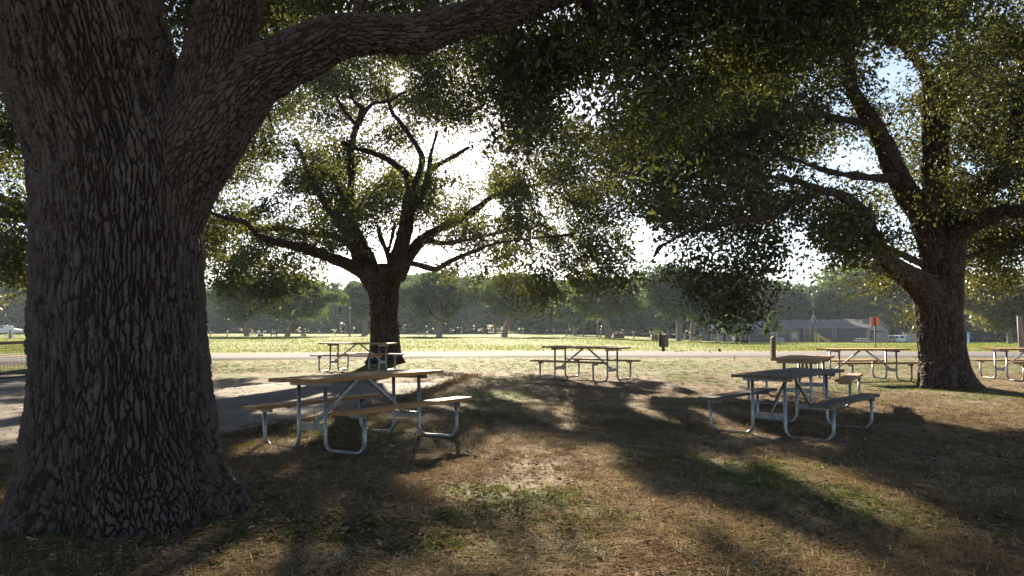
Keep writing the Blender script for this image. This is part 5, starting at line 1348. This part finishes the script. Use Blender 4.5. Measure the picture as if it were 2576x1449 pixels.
# fallen leaves
X, Y, rg = scatter(90000, 3.0, 24, 3, 1.1)
dn = np.maximum(np.exp(-((np.hypot(X + 2.6, Y - 5) / 2.6) ** 2)), np.maximum(.3 * sstep(.45, .65, fbm(X * .6, Y * .6, 55, 3)), .9 * np.exp(-((X + .3) ** 2 / 2 + (Y - 17.5) ** 2 / 1.5))))
k = rg.random(len(X)) < dn * .8 + .1; X, Y = X[k], Y[k]
P = np.stack([X, Y, gz(X, Y) + rg.uniform(.004, .03, len(X))], 1)
V, Q, per = leaf_quads(P, .056, rg, .45, 0, True); V[:, 2] = np.repeat(P[:, 2], per) + (V[:, 2] - np.repeat(P[:, 2], per)) * .35
tag(link('leaf_litter', big_mesh('leaf_litter', V, Q, {'tint': np.repeat(np.clip(.45 + rg.normal(size=len(X)) * .25, 0, 1), per)}), M['litter']), 'brown fallen leaves scattered over the soil', None, None, 'stuff')
rg = np.random.default_rng(44); ex, ey = [], []
for i in range(len(PAD)):
    a, b = np.array(PAD[i]), np.array(PAD[(i + 1) % len(PAD)]); L = np.linalg.norm(b - a)
    if min(a[0], b[0]) < -14 and i not in (7,): continue
    k = int(L * 420); q = rg.random(k)[:, None]; p = a + (b - a) * q + rg.normal(size=(k, 2)) * .11 * (.5 + fbm(q[:, 0] * L * 1.2, q[:, 0] * 0 + i, 4, 2))[:, None]; ex.append(p[:, 0]); ey.append(p[:, 1])
X, Y = np.concatenate(ex), np.concatenate(ey); k = (np.hypot(X - near_limbs[0][1][0], Y - D0) > .9); X, Y = X[k], Y[k]
Vb, Qb, n = blades(X, Y, rg, .03, .11, .0024, .8); Vb[:, 2] += np.repeat(rg.uniform(.0, .045, n), 6)
tag(link('dry_grass', big_mesh('dry_grass', Vb, Qb, {'tint': np.repeat(np.clip(.4 + rg.normal(size=n) * .22, 0, 1), 6)}), M['blade_dry']), 'straw and soil creeping over the concrete edge', None, None, 'stuff')
P = np.stack([X, Y, gz(X, Y) + rg.uniform(.02, .06, len(X))], 1)[::2]
V, Q, per = leaf_quads(P, .06, rg, .45, 0, True); V[:, 2] = np.repeat(P[:, 2], per) + (V[:, 2] - np.repeat(P[:, 2], per)) * .3
tag(link('leaf_litter', big_mesh('leaf_litter', V, Q, {'tint': np.repeat(np.clip(.4 + rg.normal(size=len(P)) * .25, 0, 1), per)}), M['litter']), 'fallen leaves gathered along the concrete edge', None, None, 'stuff')
# leaves blown on to the court
rg = np.random.default_rng(8); n = 900; X = rg.uniform(-9, -1, n); Y = rg.uniform(7.5, 19.4, n); k = in_pad(X, Y); X, Y = X[k], Y[k]
P = np.stack([X, Y, np.full(len(X), .042)], 1); V, Q, per = leaf_quads(P, .08, rg, .4, 0, True); V[:, 2] = .041 + np.abs(V[:, 2] - .042) * .25
tag(link('leaf_scatter', big_mesh('leaf_scatter', V, Q, {'tint': np.repeat(np.clip(.3 + rg.normal(size=len(X)) * .2, 0, 1), per)}), M['litter']), 'dry leaves and twigs blown over the concrete', None, None, 'stuff')
# field grass beyond the road, taller tufts that catch the low sun
rg = np.random.default_rng(12); n = 150000; Y = 34 * (170 / 34) ** rg.random(n); X = rg.uniform(-1, 1, n) * .74 * Y; k = (Y - road_y(X) > 4.2) & (fbm(X * .12, Y * .12, 66, 3) + rg.random(n) * .5 > .62); X, Y = X[k], Y[k]
cover('field_grass', X, Y, rg, .04, .14, .006, .1, 'blade_green', 'sunlit mown field grass', .75 + rg.normal(size=len(X)) * .2)
